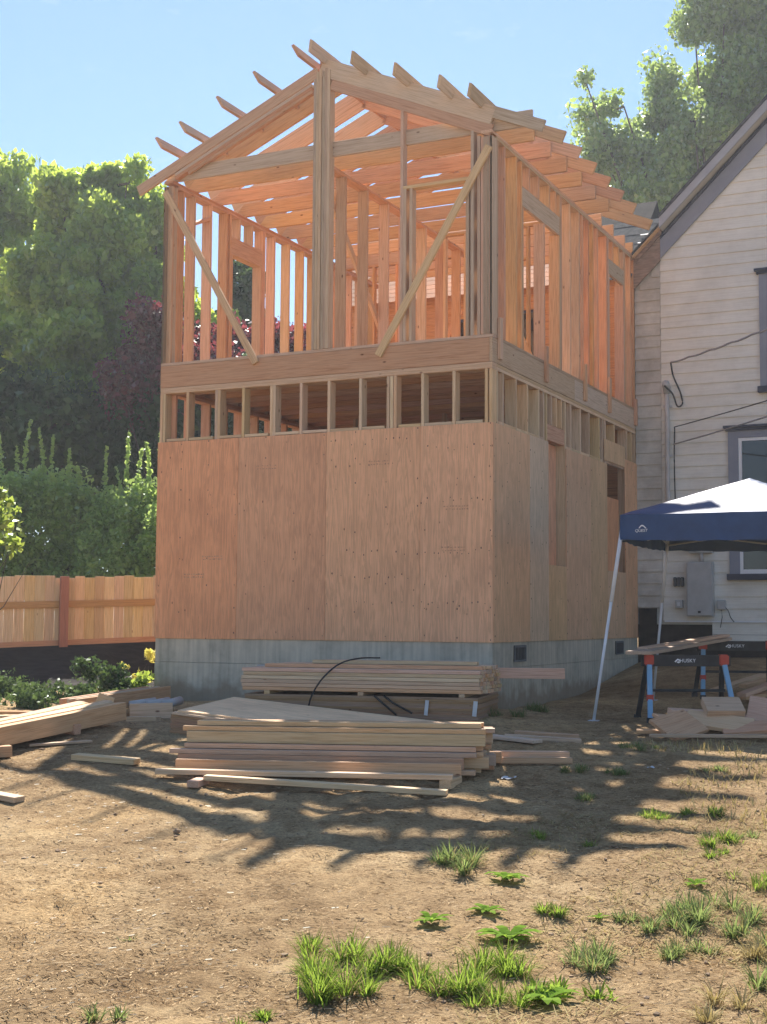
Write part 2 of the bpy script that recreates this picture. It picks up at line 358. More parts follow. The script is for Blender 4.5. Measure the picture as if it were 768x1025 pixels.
# scattered straw, chips and twigs: nobody could count them
def quads_mesh(name,V,mat):
    """V: (n,4,3) array of quads"""
    n=len(V); me=bpy.data.meshes.new(name); me.vertices.add(n*4); me.vertices.foreach_set('co',V.astype(np.float32).ravel())
    me.loops.add(n*4); me.loops.foreach_set('vertex_index',np.arange(n*4,dtype=np.int32))
    me.polygons.add(n); me.polygons.foreach_set('loop_start',np.arange(0,n*4,4,dtype=np.int32)); me.update(calc_edges=True)
    me.materials.append(mat); return me
def scatter(name,mat,n,lmin,lmax,w,dens=None,lift=.003):
    out=[]
    while len(out)<n:
        Y=4.6+ (16-4.6)*(R_.random()**1.7); X=(R_.random()-.5)*2*(Y*.30+.25)
        if dens and R_.random()>dens(X,Y): continue
        L=R_.uniform(lmin,lmax)*(.7+.05*Y); a=R_.uniform(0,math.pi); ww=w*R_.uniform(.5,1.4)*(.6+.06*Y)
        dx,dy=math.cos(a)*L/2,math.sin(a)*L/2; px,py=-math.sin(a)*ww/2,math.cos(a)*ww/2
        z=gz(X,Y)+lift+.014*noise.noise((X*5.1,Y*5.1,1.3))+.009*noise.noise((X*11,Y*11,5.)); t0,t1=R_.uniform(-.002,.002),R_.uniform(-.002,.002)
        out.append([(X-dx-px,Y-dy-py,z+t0),(X+dx-px,Y+dy-py,z+t1),(X+dx+px,Y+dy+py,z+t1+.002),(X-dx+px,Y-dy+py,z+t0+.002)])
    o=obj(name,quads_mesh(name,np.array(out),mat)); tag(o,kind='stuff'); return o
def patch(X,Y): return min(1,max(.12,.55+.9*noise.noise((X*.6+4,Y*.5,2.2))+.18*sm(0,2,X)))
def clods():
    bm=bmesh.new()
    for i in range(600):
        Y=4.7+10*(R_.random()**1.6); X=(R_.random()-.5)*2*(Y*.30+.25)
        if noise.noise((X*.8,Y*.8,4.4))<-.1: continue
        r=R_.uniform(.004,.014)*(1.6 if R_.random()<.08 else 1)*(.7+.04*Y)
        M=Matrix.Translation((X,Y,gz(X,Y)+.004+.014*noise.noise((X*5.1,Y*5.1,1.3))))@Matrix.Diagonal((R_.uniform(.8,1.5),R_.uniform(.8,1.5),R_.uniform(.5,.9),1))
        ret=bmesh.ops.create_icosphere(bm,subdivisions=1,radius=r,matrix=M)
        for v in ret['verts']: v.co+=Vector((R_.uniform(-1,1),R_.uniform(-1,1),R_.uniform(-1,1)))*r*.22
    o=bm_obj('dirt_clods',bm,noisy('dirt_clod',(.20,.13,.08),(.42,.30,.19),3,.95,bump=.3,rnd=False)); tag(o,'crumbs and clods of dry dirt','dirt clods',kind='stuff')
clods()
tag(scatter('straw_litter',STRAW,46000,.010,.036,.0034,patch),'pale straw and wood shavings strewn over the dirt','straw litter')
tag(scatter('bark_chips',CHIPD,6500,.008,.04,.005,lambda X,Y:min(1,max(.2,.6-.8*noise.noise((X*.7,Y*.6,8.2))))),'dark bark chips and twigs trodden into the dirt','bark chips')

# ------------------------------------------------------------------ the unfinished addition
TH=rad(25.791); RX,RY=1.2139,15.1542
ADD=empty('house_addition',(RX,RY,0),-TH,'two-storey wood-framed addition with plywood below and open rafters above','house addition')
# local axes: x = -u (left is negative), y = depth v
def P(u,v,z): return (-u,v,z)
W,L=4.5,6.0; ZC,ZPLY,RB,RT,TP=1.32,3.76,4.45,4.73,7.13
T=.038
# foundation
bm=bmesh.new()
def ring(z0,z1,o):
    add_box(bm,-W-o,0+o,-o,.2,z0,z1); add_box(bm,-W-o,-W+.2,.2,L,z0,z1); add_box(bm,-.2,0+o,.2,L,z0,z1)
ring(.05,1.006,.004); ring(1.010,ZC-.002,0)
bm_obj('foundation',bm,CONC,ADD)
for v0 in (.67,4.8):
    vb=bmesh.new()
    add_box(vb,.003,.012,v0,v0+.37,1.08,1.26)  # black slab: shade inside the vent recess, put into its colour
    o=bm_obj('foundation_vent',vb,BLACKP,ADD)
    fb=bmesh.new()
    for zz in (1.08,1.245): add_box(fb,.0125,.020,v0-.012,v0+.382,zz-.01,zz+.012)
    for vv in (v0-.012,v0+.363): add_box(fb,.0125,.0195,vv,vv+.02,1.0925,1.234)
    for k in range(7): add_box(fb,.0125,.016,v0+.025+k*.05,v0+.03+k*.05,1.0925,1.234)
    bm_obj('vent_grille',fb,noisy('vent_metal',(.12,.13,.14),(.18,.19,.20),bump=0),o)
# floors
box('subfloor',PLYR,ADD,-W+.15,-.15,.15,L-.01,1.56,1.58,0)
box('subfloor',PLYF,ADD,-W+.04,-.04,.04,L-.01,RT-.022,RT-.002,0)
for k in range(15):
    v=.2+k*.4
    lumber('floor_joist',FIR,ADD,P(W-.05,v,(RB+RT)/2-.012),P(.05,v,(RB+RT)/2-.012),T,.255)
def stud(u,v,z0,z1,along,mat=FIR,d=.14,name='stud'):
    """along 'f': in a front wall (38 mm across u); 's': in a side wall (38 mm across v). u,v = outer face corner centre"""
    up=(0,1,0) if along=='f' else (1,0,0)
    return lumber(name,mat,ADD,P(u,v,z0),P(u,v,z1),T,d,up)
# --- lower walls (2x6, outer face at v=0 / u=0 / u=W)
dz0,dz1=1.582+T,RB-2*T-.002
fu=[4.46,4.42,4.08,3.66,3.62,3.27,2.87,2.83,2.46,2.08,1.66,1.32,1.28,1.20,.86,.47,.10,.06]
for u in [4.479,4.085,3.66,3.27,2.87,2.46,2.08,1.66,1.30,1.255,.86,.47,.075,.021]:
    stud(u,.071,dz0,dz1,'f',FIRP)
for u in (4.435,3.62,2.83,1.21): stud(u,.071,dz0,dz1,'f',FIRP)
for v in [.165,.35,.78,1.17,1.58,1.76,1.87,2.06,2.25,2.45,2.61,2.84,3.25,3.64,4.11,4.26,4.40,4.86,5.50,5.76,5.97]:
    if v in (2.06,2.25,2.45): stud(.072,v,4.0,dz1,'s',FIRP); continue
    if v in (4.86,): stud(.072,v,3.97,dz1,'s',FIRP); continue
    stud(.072,v,dz0,dz1,'s',FIRP)
for v in [.165,.55,.95,1.36,1.76,2.17,2.58,2.98,3.39,3.80,4.2,4.6,5.0,5.4,5.8]:
    stud(W-.072,v,dz0,dz1,'s',FIRO)
for k in (0,1):
    z=RB-T/2-.001-k*T
    lumber('top_plate',FIRP,ADD,P(W-.003*k,.071,z),P(.003*k,.071,z),.137,T-.001)
    lumber('top_plate',FIRP,ADD,P(.072,.144,z),P(.072,L,z),.137,T-.001)
    lumber('top_plate',FIR,ADD,P(W-.072,.144,z),P(W-.072,L,z),.137,T-.001)
z=1.582+T/2
lumber('bottom_plate',FIR,ADD,P(W,.071,z-.001),P(0,.071,z-.001),.137,T-.002)
lumber('bottom_plate',FIR,ADD,P(.072,.144,z-.001),P(.072,L,z-.001),.137,T-.002)
lumber('bottom_plate',FIR,ADD,P(W-.072,.144,z-.001),P(W-.072,L,z-.001),.137,T-.002)
box('mud_sill',FIRG,ADD,-W+.002,-.002,.001,.14,ZC+.001,1.58,.003)
box('mud_sill',FIRG,ADD,-.14,-.002,.143,L,ZC+.001,1.58,.003)
box('mud_sill',FIRG,ADD,-W+.002,-W+.14,.143,L,ZC+.001,1.58,.003)
# blocking along the top edge of the plywood
edges=[4.46,4.12,3.64,3.25,2.85,2.48,2.1,1.68,1.28,.88,.49,.10]
def blocks(pts,along,z=ZPLY+.020):
    for a,b in zip(pts[:-1],pts[1:]):
        a2,b2=a+(.024 if b>a else -.024),b-(.024 if b>a else -.024)
        if abs(b2-a2)<.08: continue
        if along=='f': lumber('blocking',FIRP,ADD,P(a2,.046,z),P(b2,.046,z),.086,.036)
        else: lumber('blocking',FIRP,ADD,P(.046,a2,z),P(.046,b2,z),.086,.036)
blocks([4.418,4.085,3.68,3.27,2.89,2.46,2.08,1.66,1.32],'f'); blocks([1.19,.86,.47,.095],'f')
blocks([.184,.35,.78,1.17,1.58,1.76],'s'); blocks([2.61,2.84,3.25,3.64,4.11,4.26],'s')
# openings in the right lower wall
lumber('header',FIR,ADD,P(.05,1.895,3.895),P(.05,2.585,3.895),.08,.20)
lumber('header',FIRG,ADD,P(.03,4.425,3.86),P(.03,5.335,3.86),.05,.18)
# plywood sheets, each its own panel, nailed over the studs
def nails(parent,mesh_pts):
    nb=bmesh.new()
    for (x,y,z,ax) in mesh_pts:
        r=R_.uniform(.003,.007)
        if ax=='f': add_box(nb,x-r,x+r,y-.0015,y+.001,z-r*1.5,z+r*1.5)
        else: add_box(nb,x-.001,x+.0015,y-r,y+r,z-r*1.5,z+r*1.5)
    return nb
def sheet_f(u0,u1,z0,z1,mat,rows=()):
    o=box('plywood_panel',mat,ADD,-u1+.0015,-u0-.0015,-.014,-.001,z0,z1,.0015)
    c=o.location; pts=[]
    for zz,uu0,uu1,st in rows:
        x=-uu1
        while x<-uu0:
            if R_.random()<.85: pts.append((x+R_.uniform(-.03,.03)-c.x,-.0142-c.y,zz+R_.uniform(-.035,.035)-c.z,'f'))
            x+=st
    x=u0+.02
    for uu in np.arange(u0+.03,u1,.4):
        for zz in np.arange(z0+.05,z1,.3):
            if R_.random()<.55: pts.append((-uu-c.x,-.0142-c.y,zz+R_.uniform(-.05,.05)-c.z,'f'))
    if pts: bm_obj('nail_marks',nails(o,pts),CHIP,o)
    for q in range(R_.choice((1,2))):
        st=bmesh.new(); sx=R_.uniform(u0+.15,u1-.45); sz=R_.uniform(z0+.3,z1-.3)
        for r_ in range(2):
            x=0
            while x<.28:
                w_=R_.uniform(.012,.03); add_box(st,-sx-x-w_-c.x,-sx-x-c.x,-.0145-c.y,-.0135-c.y,sz+r_*.035-c.z,sz+r_*.035+R_.uniform(.012,.02)-c.z); x+=w_+R_.uniform(.006,.02)
        bm_obj('faded_stamp',st,INK,o)
    return o
sheet_f(-.012,.88,ZC-.02,ZPLY,PLYF,[(2.9,.02,.86,.085),(2.32,.02,.86,.075),(1.72,.02,.86,.075),(3.5,.05,.8,.12)])
sheet_f(.88,2.10,ZC-.02,ZPLY,PLYF,[(2.32,1.0,2.0,.10),(2.05,.95,2.0,.10),(1.72,.95,2.05,.12),(3.35,1,2,.11),(3.62,.95,2.05,.09)])
sheet_f(2.10,3.32,ZC-.02,ZPLY-.005,PLYF)
sheet_f(3.32,W+.012,ZC-.022,ZPLY-.004,PLYF)
def sheet_r(v0,v1,z0,z1,mat=PLYR,x=0,nail=True):
    o=box('plywood_panel',mat,ADD,x+.001,x+.014,v0+.0015,v1-.0015,z0,z1,.0015); c=o.location; pts=[]
    if nail:
        for vv in np.arange(v0+.04,v1,.4):
            for zz in np.arange(z0+.06,z1,.22):
                if R_.random()<.75: pts.append((x+.0142-c.x,vv+R_.uniform(-.03,.03)-c.y,zz+R_.uniform(-.05,.05)-c.z,'r'))
        bm_obj('nail_marks',nails(o,pts),CHIP,o)
    return o
PLYR2=plywood('plywood_pale',(.68,.50,.32))
sheet_r(.0,1.20,ZC-.02,ZPLY,PLYR); sheet_r(1.20,1.885,ZC-.02,ZPLY+.005,PLYR2)
sheet_r(1.885,2.585,ZC-.02,2.235,PLYR); sheet_r(2.585,3.64,ZC-.02,ZPLY,PLYR); sheet_r(3.64,4.42,ZC-.02,ZPLY-.004,PLYR)
sheet_r(4.42,5.34,ZC-.02,2.25,PLYR); sheet_r(5.34,L-.002,ZC-.02,3.92,PLYF)
sheet_r(4.44,5.34,2.25,3.32,PLYF,-.10,False); sheet_r(1.90,2.58,2.24,3.79,PLYF,-.137,False); sheet_r(4.30,5.34,3.80,4.10,PLYR,0,False)
box('plywood_panel',PLYF,ADD,-W-.014,-W-.001,.0,L,ZC-.02,ZPLY,.0015)
# rim boards
lumber('rim_board',FIR,ADD,P(W,.019,(RB+RT)/2),P(.0385,.019,(RB+RT)/2),T,RT-RB-.004)
lumber('rim_board',FIRG,ADD,P(.019,0,(RB+RT)/2),P(.019,3.0,(RB+RT)/2),T-.002,RT-RB-.006)
lumber('rim_board',FIRG,ADD,P(.019,3.003,(RB+RT)/2),P(.019,L,(RB+RT)/2),T-.002,RT-RB-.004)
lumber('rim_board',FIRO,ADD,P(W-.019,.04,(RB+RT)/2),P(W-.019,L,(RB+RT)/2),T-.002,RT-RB-.004)
# --- upper walls
z0,z1=RT+T,TP-2*T
zb=RT+T/2
lumber('bottom_plate',FIRG,ADD,P(W,.071,zb),P(0,.071,zb),.137,T-.002)
lumber('bottom_plate',FIRG,ADD,P(.072,.144,zb),P(.072,L,zb),.137,T-.002)
lumber('bottom_plate',FIR,ADD,P(W-.072,.144,zb),P(W-.072,L,zb),.137,T-.002)
for k in (0,1):
    z=TP-T/2-k*T
    lumber('top_plate',FIRG if k else FIR,ADD,P(.072,.0+.14*k,z),P(.072,L,z),.138,T-.002)
    lumber('top_plate',FIRO,ADD,P(W-.072,.0+.14*k,z),P(W-.072,L,z),.138,T-.002)
# right wall studs
for v in [.02,.175,.41,.80,.98,2.43,2.47,2.84,3.24,3.38,3.65,3.86,4.08,4.52,4.60,5.43,5.47,5.78,5.97]:
    stud(.072,v,z0,z1,'s',FIRO if v>.3 else FIR)
for v in (1.80,): stud(.072,v,z0,6.515,'s',FIRO)
for v in (1.02,2.39,4.64,5.39): stud(.072,v,z0,6.515 if v<3 else 6.535,'s',FIRO,name='trimmer_stud')
for v in (1.25,1.6,2.0,2.25): stud(.072,v,6.765,z1,'s',FIRO,name='cripple_stud')
for v in (4.85,5.15): stud(.072,v,6.765,z1,'s',FIRO,name='cripple_stud')
lumber('header',FIRG,ADD,P(.03,1.0,6.64),P(.03,2.41,6.64),.05,.24)
lumber('header',FIRG,ADD,P(.03,4.62,6.65),P(.03,5.41,6.65),.05,.22)
# left wall studs
for v in [.02,.25,.51,.90,1.30,1.385,2.245,2.29,2.57,3.0,3.42,3.79,4.2,4.6,5.0,5.4,5.8]:
    stud(W-.072,v,z0,z1,'s',FIRO if v>.1 else FIR)
for v in (1.43,2.20): stud(W-.072,v,z0,6.52,'s',FIRO,name='trimmer_stud')
for v in (1.62,1.95): stud(W-.072,v,6.765,z1,'s',FIRO,name='cripple_stud')
lumber('header',FIRO,ADD,P(W-.072,1.40,6.64),P(W-.072,2.23,6.64),.13,.24)
lumber('fire_block',FIRO,ADD,P(W-.072,.53,6.70),P(W-.072,.88,6.86),.13,T)
# front wall
p=.43; UR=2.25
def zr(u): return 8.27-p*abs(u-UR)          # top of the dropped front rafter
def zt(u): return 8.46-p*abs(u-UR)          # top of the roof plane
stud(W-.021,.071,z0,z1,'f',FIRG,name='corner_post'); stud(W-.06,.071,z0,z1,'f',FIRG,name='corner_post')
stud(W-.099,.071,z0,z1,'f',FIRG,name='corner_post')
for k,u in enumerate((2.31,2.27,2.23,2.19,2.15,2.115)):
    lumber('ridge_post',FIRG,ADD,P(u,.056,z0),P(u,.056,8.22-.03*(k%2)),T-.002,.11+.012*(k%3),(0,1,0))
for u in (1.14,): stud(u,.06,z0,zr(u)-.26,'f',FIRG,.114)
stud(1.10,.062,z0,6.575,'f',FIRG,.12,name='trimmer_stud'); stud(1.02,.06,z0,6.575,'f',FIRG,.114,name='trimmer_stud')
stud(.31,.06,z0,6.575,'f',FIRG,.114,name='trimmer_stud')
stud(.25,.06,z0,zr(.25)-.26,'f',FIRG,.114); stud(.17,.064,z0,zr(.17)-.30,'f',FIRG,.114)
for u in (.095,.056,.017): stud(u,.071,z0,z1,'f',FIRG,name='corner_post')
lumber('header',FIRP,ADD,P(1.12,.06,6.595),P(.29,.06,6.595),.114,T)
sl=Vector((1,0,-p)).normalized()
# raked plates under the right front rafter
for k in range(1):
    h=.062+.042*k
    lumber('raked_plate',FIRG,ADD,P(2.09,.071,zr(2.09)-h),P(.02,.071,zr(.02)-h),.137,T)
# diagonal braces nailed across the front
lumber('diagonal_brace',FIRP,ADD,P(4.46,-.021,6.98),P(3.08,-.021,4.66),T,.089,(0,0,1))
lumber('diagonal_brace',FIRP,ADD,P(.03,-.021,6.93),P(1.42,-.021,4.62),T,.089,(0,0,1))
# ceiling joists and rafters
def rafter(v,side,dep,ztop,mat,u_out,w=T):
    th=dep/math.cos(math.atan(p)); ue=UR+side*(.021); uo=UR+side*u_out
    return lumber('rafter',mat,ADD,P(ue,v,ztop(ue)-th/2),P(uo,v,ztop(uo)-th/2),w,dep,(0,0,1),cut=None)
rafter(.02,1,.135,lambda u:zr(u)+.005,FIR,2.66)
for k in range(2):
    lumber('raked_plate',FIRO if k else FIRG,ADD,P(2.36,.071,zr(2.36)-.175-.042*k),P(4.34,.071,zr(4.34)-.175-.042*k),.137,T)
rafter(.02,-1,.215,lambda u:zr(u)+.105,FIRG,2.26)
lumber('rafter_tail',FIRG,ADD,P(-.012,.02,zr(-.012)+.032),P(-.61,.02,zr(-.61)+.032),T,.135,(0,0,1))
lumber('raked_plate',FIR,ADD,P(2.36,.03,zr(2.36)-.24),P(4.15,.03,zr(4.15)-.24),T,.075,(0,0,1))
lumber('raked_plate',FIR,ADD,P(2.09,.022,zr(2.09)-.19),P(.02,.022,zr(.02)-.19),T,.14,(0,0,1))
st=[.62,1.22,1.83,2.44,3.05,3.66]
for v in st:
    rafter(v,1,.286,zt,FIRO,2.35); rafter(v,-1,.286,zt,FIRO,2.30)
    a,b_=UR-2.302,UR-2.90
    lumber('rafter_tail',FIRO,ADD,P(a,v,zt(a)-.082),P(b_,v,zt(b_)-.082),T,.15,(0,0,1))
rafter(4.5,-1,.15,zt,FIRO,2.90); rafter(4.5,1,.17,zt,FIRO,2.3)
for v in [.10]+[s-.042 for s in st]+[4.26,4.86,5.46,5.9]:
    lumber('ceiling_joist',FIRO if v>.2 else FIRG,ADD,P(W-.02,v,TP+.095),P(-.45 if v<.2 else (-.30 if v<3.75 else -.005),v,TP+.095),T,.184,(0,0,1),cut=(.9,0))
lumber('ridge_board',FIRO,ADD,P(UR,.045,8.46-.13),P(UR,4.9,8.46-.13),T,.24)
# lookouts that carry the gable overhang
for k in range(5):
    for side in (1,-1):
        u=[2.36,2.90,3.42,3.96,4.31][k] if side>0 else [2.16,1.60,1.05,.49,.12][k]
        dz=.075
        n=Vector((side*p,0,1))
        ztl=zr(u)+(.10 if side>0 else .112)
        lumber('lookout',FIR if side>0 else FIRG,ADD,P(u,.596,ztl),P(u,-.40,ztl),T,.135,(-side*p,0,1),cut=(0,.45))
# nailer blocks hanging over the rim
for v,a,b_ in ((.20,4.50,4.98),(1.80,4.50,4.95),(3.40,4.50,5.0),(4.55,4.50,5.0),(5.93,4.5,4.9)):
    lumber('nailer_block',FIR,ADD,P(-.0205,v,a),P(-.0205,v,b_),.089,T-.001,(1,0,0))
# inner walls
for v in (.6,1.21,1.83,2.44,3.05,3.7,4.3,4.9):
    stud(UR,v,RT,7.05,'s',FIR,name='partition_stud')
lumber('partition_plate',FIRO,ADD,P(UR,.16,7.071),P(UR,5.4,7.071),.138,T)
for u in (.45,.86,1.27,1.4,1.8,2.12):
    stud(u,3.6,RT,7.05,'f',FIRO,.09,name='partition_stud')
lumber('partition_plate',FIRO,ADD,P(2.16,3.6,7.071),P(.15,3.6,7.071),.088,T)
lumber('partition_plate',FIRO,ADD,P(1.8,3.6,6.6),P(.86,3.6,6.6),.088,T)
for u in (2.6,3.0,3.4,3.8): stud(u,4.7,RT,7.05,'f',FIRO,.09,name='partition_stud')
lumber('partition_plate',FIRO,ADD,P(4.3,4.7,7.071),P(2.4,4.7,7.071),.088,T)
lumber('diagonal_brace',FIRO,ADD,P(1.62,3.52,6.9),P(.62,3.52,4.78),T,.089)
lumber('diagonal_brace',FIRO,ADD,P(2.36,.35,6.95),P(2.36,2.6,4.8),T,.089,(0,0,1))
lumber('diagonal_brace',FIRO,ADD,P(3.1,4.6,4.8),P(2.3,4.6,6.2),T,.089)
# lower storey partition studs, added to darken the inside behind the band
for u in (.6,1.3,2.0,2.7,3.4): stud(u,3.3,1.6,4.44,'f',FIR,.09,name='partition_stud')

# ------------------------------------------------------------------ the old house
HOUSE=empty('old_house',(RX,RY,0),-TH,'old house with white lap siding, steep gable and blue-grey trim','house')
def HP(u,v,z): return (-u,v,z)
def rake(u): return 7.35+.975*(abs(-5.0)-abs(u+5.0)-.45)     # underside of the rake on the wall, apex at u=-5
def laps(name,mat,u_l,u_r,z0,z1,exp,clip=None,v=L,tilt=.016):
    bm=bmesh.new(); z=z0
    while z<z1-1e-4:
        zt_=min(z+exp,z1)
        a,b=u_l,u_r
        if clip: a,b=clip(zt_,a,b)
        if a-b>.03:
            v0=[bm.verts.new(HP(a,v-tilt-.004,z)),bm.verts.new(HP(b,v-tilt-.004,z)),bm.verts.new(HP(b,v-.004,zt_+.004)),bm.verts.new(HP(a,v-.004,zt_+.004))]
            bm.faces.new(v0)
            w=[bm.verts.new(HP(a,v+.006,z)),bm.verts.new(HP(b,v+.006,z))]
            bm.faces.new((v0[1],v0[0],w[0],w[1]))
            e=bm.verts.new(HP(a,v+.006,zt_+.004)); bm.faces.new((v0[0],v0[3],e,w[0]))
        z+=exp
    return bm_obj(name,bm,mat,HOUSE)
def gclip(z,a,b):
    if z>rake(-.45)+.05:
        d=(z-7.35)/.975+.45
        return min(a,-d),max(b,-10+d)
    return a,b
laps('siding',SIDING,-.40,-9.98,1.56,11.7,.176,gclip)
laps('weathered_siding',SIDOLD,-.004,-.395,1.75,7.1,.179,lambda z,a,b:(min(a,-(z-6.66)/.975+.02) if z>6.6 else a,b),tilt=.019)
# gable wall core and side walls
bm=bmesh.new()
prof=[(0,1.5),(0,6.85),(-5.0,11.72),(-10,6.85),(-10,1.5)]
f=[bm.verts.new(HP(a,L+.02,z)) for a,z in prof]; bk=[bm.verts.new(HP(a,L+8,z)) for a,z in prof]
bm.faces.new(f); bm.faces.new(bk[::-1])
for i in range(5): bm.faces.new((f[i],bk[i],bk[(i+1)%5],f[(i+1)%5]))
bm_obj('wall_core',bm,SIDOLD,HOUSE)
# roof slabs, two pitches
def slab(name,mat,ua,za,ub,zb,v0,v1,t):
    bm=bmesh.new(); n=Vector((-(zb-za),0,(ub-ua))); 
    vs=[]
    for (u,z) in ((ua,za),(ub,zb)):
        for v in (v0,v1):
            for dz in (0,t): vs.append(bm.verts.new(HP(u,v,z+dz)))
    for q in ((0,1,3,2),(4,6,7,5),(0,4,5,1),(2,3,7,6),(0,2,6,4),(1,5,7,3)): bm.faces.new([vs[i] for i in q])
    return bm_obj(name,bm,mat,HOUSE)
rk0=7.335; 
def rtop(u): return 7.65+.975*(-u-.45)
slab('roof',SHINGLE,-.455,rtop(-.455)-.06,-5.0,rtop(-5)-.06,5.70,L+8.3,.06)
slab('roof',SHINGLE,-9.9,rtop(-.1)-.06,-5.002,rtop(-5)-.06,5.70,L+8.3,.06)
slab('rake_board',FASCIA,-.455,rtop(-.455)-.215,-5.0,rtop(-5)-.215,5.715,5.755,.15)
slab('rake_board',FASCIA,-9.6,rtop(-.4)-.215,-5.003,rtop(-5)-.215,5.715,5.755,.15)
slab('rake_soffit',SOFFIT,-.455,rtop(-.455)-.205,-5.0,rtop(-5)-.205,5.758,5.985,.02)
slab('drip_edge',NAVYTRIM,-.455,rtop(-.455)-.063,-5.0,rtop(-5)-.063,5.703,5.7145,.045)
slab('frieze_board',BLUETRIM,-.415,7.035,-5.0,7.035+.975*4.585,5.945,5.97,.325)
slab('rake_mould',NAVYTRIM,-.415,7.325,-5.0,7.325+.975*4.585,5.925,5.944,.065)
slab('old_frieze_board',OLDWOOD,-.0,6.60,-.412,6.60+.975*.412,5.94,5.97,.52)
slab('cut_roof_edge',FIRO,-.02,7.06,-.44,7.06+.985*.42,5.80,5.99,.025)
slab('old_eave_board',OLDWOOD,-.02,6.98,-.44,6.98+.985*.42,5.90,5.938,.08)
slab('roof_edge_remnant',SHINGLE,-.02,7.09,-.452,7.09+.985*.432,5.76,L+1.5,.03)
# cross wing behind the addition: bare boards, steep roof that faces the camera
bm=bmesh.new()
z=1.6
while z<6.9:
    add_box(bm,-5.2,-.012,L+.012,L+.03,z,z+.112); z+=.116
bm_obj('board_sheathing',bm,SKIPB,HOUSE)
bm=bmesh.new()
prof=[(L+.035,1.5),(L+.035,6.88),(L+1.62,8.46),(L+3.2,6.88),(L+3.2,1.5)]
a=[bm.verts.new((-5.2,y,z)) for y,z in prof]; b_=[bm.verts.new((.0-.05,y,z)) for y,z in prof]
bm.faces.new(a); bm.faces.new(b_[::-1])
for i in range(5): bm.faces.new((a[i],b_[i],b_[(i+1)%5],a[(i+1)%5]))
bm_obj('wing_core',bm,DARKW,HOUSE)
def roofboard(bm,s0,s1,x0,x1,lift,th):
    d=Vector((0,1,1)).normalized(); n=Vector((0,-1,1)).normalized()
    b0=Vector((0,L-.12,6.75)); vs=[]
    for x in (x0,x1):
        for s in (s0,s1):
            for h in (lift,lift+th):
                q=b0+d*s+n*h; vs.append(bm.verts.new((x,q.y,q.z)))
    for q in ((0,1,3,2),(4,6,7,5),(0,4,5,1),(2,3,7,6),(0,2,6,4),(1,5,7,3)): bm.faces.new([vs[i] for i in q])
bm=bmesh.new()
for k in range(18): roofboard(bm,k*.138,k*.138+.128,-5.35,-1.3,.02,.02)
bm_obj('roof_skip_boards',bm,SKIPB,HOUSE)
bm=bmesh.new()
for k in range(12): roofboard(bm,k*.145,k*.145+.16,-1.295,(-.02 if k<5 else .28),.012+.003*(k%2),.010)
bm_obj('wing_shingles',bm,SHINGLE,HOUSE)
bm=bmesh.new()
for s in (.75,1.0,1.25): roofboard(bm,s,s+.015,-.10,.26,.03,.010)
bm_obj('roof_flashing',bm,GALV,HOUSE)
# window openings in the bare wall, dark blue inside
for u0,u1,zz0,zz1 in ((2.55,3.0,5.1,6.4),(1.55,1.95,4.9,6.45)):
    o=box('wing_window',NAVYTRIM,HOUSE,-u1,-u0,L-.02,L+.01,zz0,zz1,.004)
    box('pane',GLASS,o,-(u1-u0)/2+.05,(u1-u0)/2-.05,-.019,-.016,-(zz1-zz0)/2+.05,(zz1-zz0)/2-.05,0)
# windows with frames
def window(u0,u1,z0,z1,tw=.15):
    w=empty('window',HP((u0+u1)/2,L-.02,z0),0); w.parent=HOUSE
    hw=(u0-u1)/2; H=z1-z0
    bm=bmesh.new()
    add_box(bm,-hw,-hw+tw,-.03,.03,0,H); add_box(bm,hw-tw,hw,-.03,.03,0,H); add_box(bm,-hw+tw,hw-tw,-.029,.03,H-tw,H)
    bm_obj('casing',bm,BLUETRIM,w)
    bm=bmesh.new(); add_box(bm,-hw-.06,hw+.06,-.085,.03,H,H+.035); add_box(bm,-hw-.035,hw+.035,-.06,.03,H-.04,H-.001); bm_obj('head_cap',bm,NAVYTRIM,w)
    bm=bmesh.new(); add_box(bm,-hw-.03,hw+.03,-.09,.03,-.09,-.001); bm_obj('sill',bm,NAVYTRIM,w)
    a=hw-tw-.001; t=.045; mz=(H-tw)*.5
    bm=bmesh.new()
    add_box(bm,-a,-a+t,-.022,.02,.001,H-tw-.001); add_box(bm,a-t,a,-.022,.02,.001,H-tw-.001)
    add_box(bm,-a+t,a-t,-.021,.02,.001,t+.02); add_box(bm,-a+t,a-t,-.021,.02,H-tw-t,H-tw-.001); add_box(bm,-a+t,a-t,-.025,.02,mz-.025,mz+.025)
    bm_obj('sash',bm,SASH,w)
    bm=bmesh.new(); add_box(bm,-a+t,a-t,0,.008,t,H-tw-t); bm_obj('pane',bm,GLASS,w)
window(-1.39,-2.62,2.24,4.38); window(-1.87,-3.05,4.97,6.68)
# skirt under the siding
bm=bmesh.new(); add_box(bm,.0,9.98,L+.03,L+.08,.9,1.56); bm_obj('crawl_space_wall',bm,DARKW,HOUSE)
bm=bmesh.new()
for k in range(2): add_box(bm,1.12,9.9,L-.01-.004*k,L+.02,1.36-k*.175,1.53-k*.175)
bm_obj('skirt_board',bm,SIDING,HOUSE)
bm=bmesh.new(); add_box(bm,.42,9.9,L-.035,L+.02,1.535,1.558); bm_obj('water_table',bm,SASH,HOUSE)
box('crawl_opening_shade',DARKW,HOUSE,.03,.30,L-.03,L-.005,1.3,1.74,0)  # solid dark panel; the opening's inner shade is painted as its colour

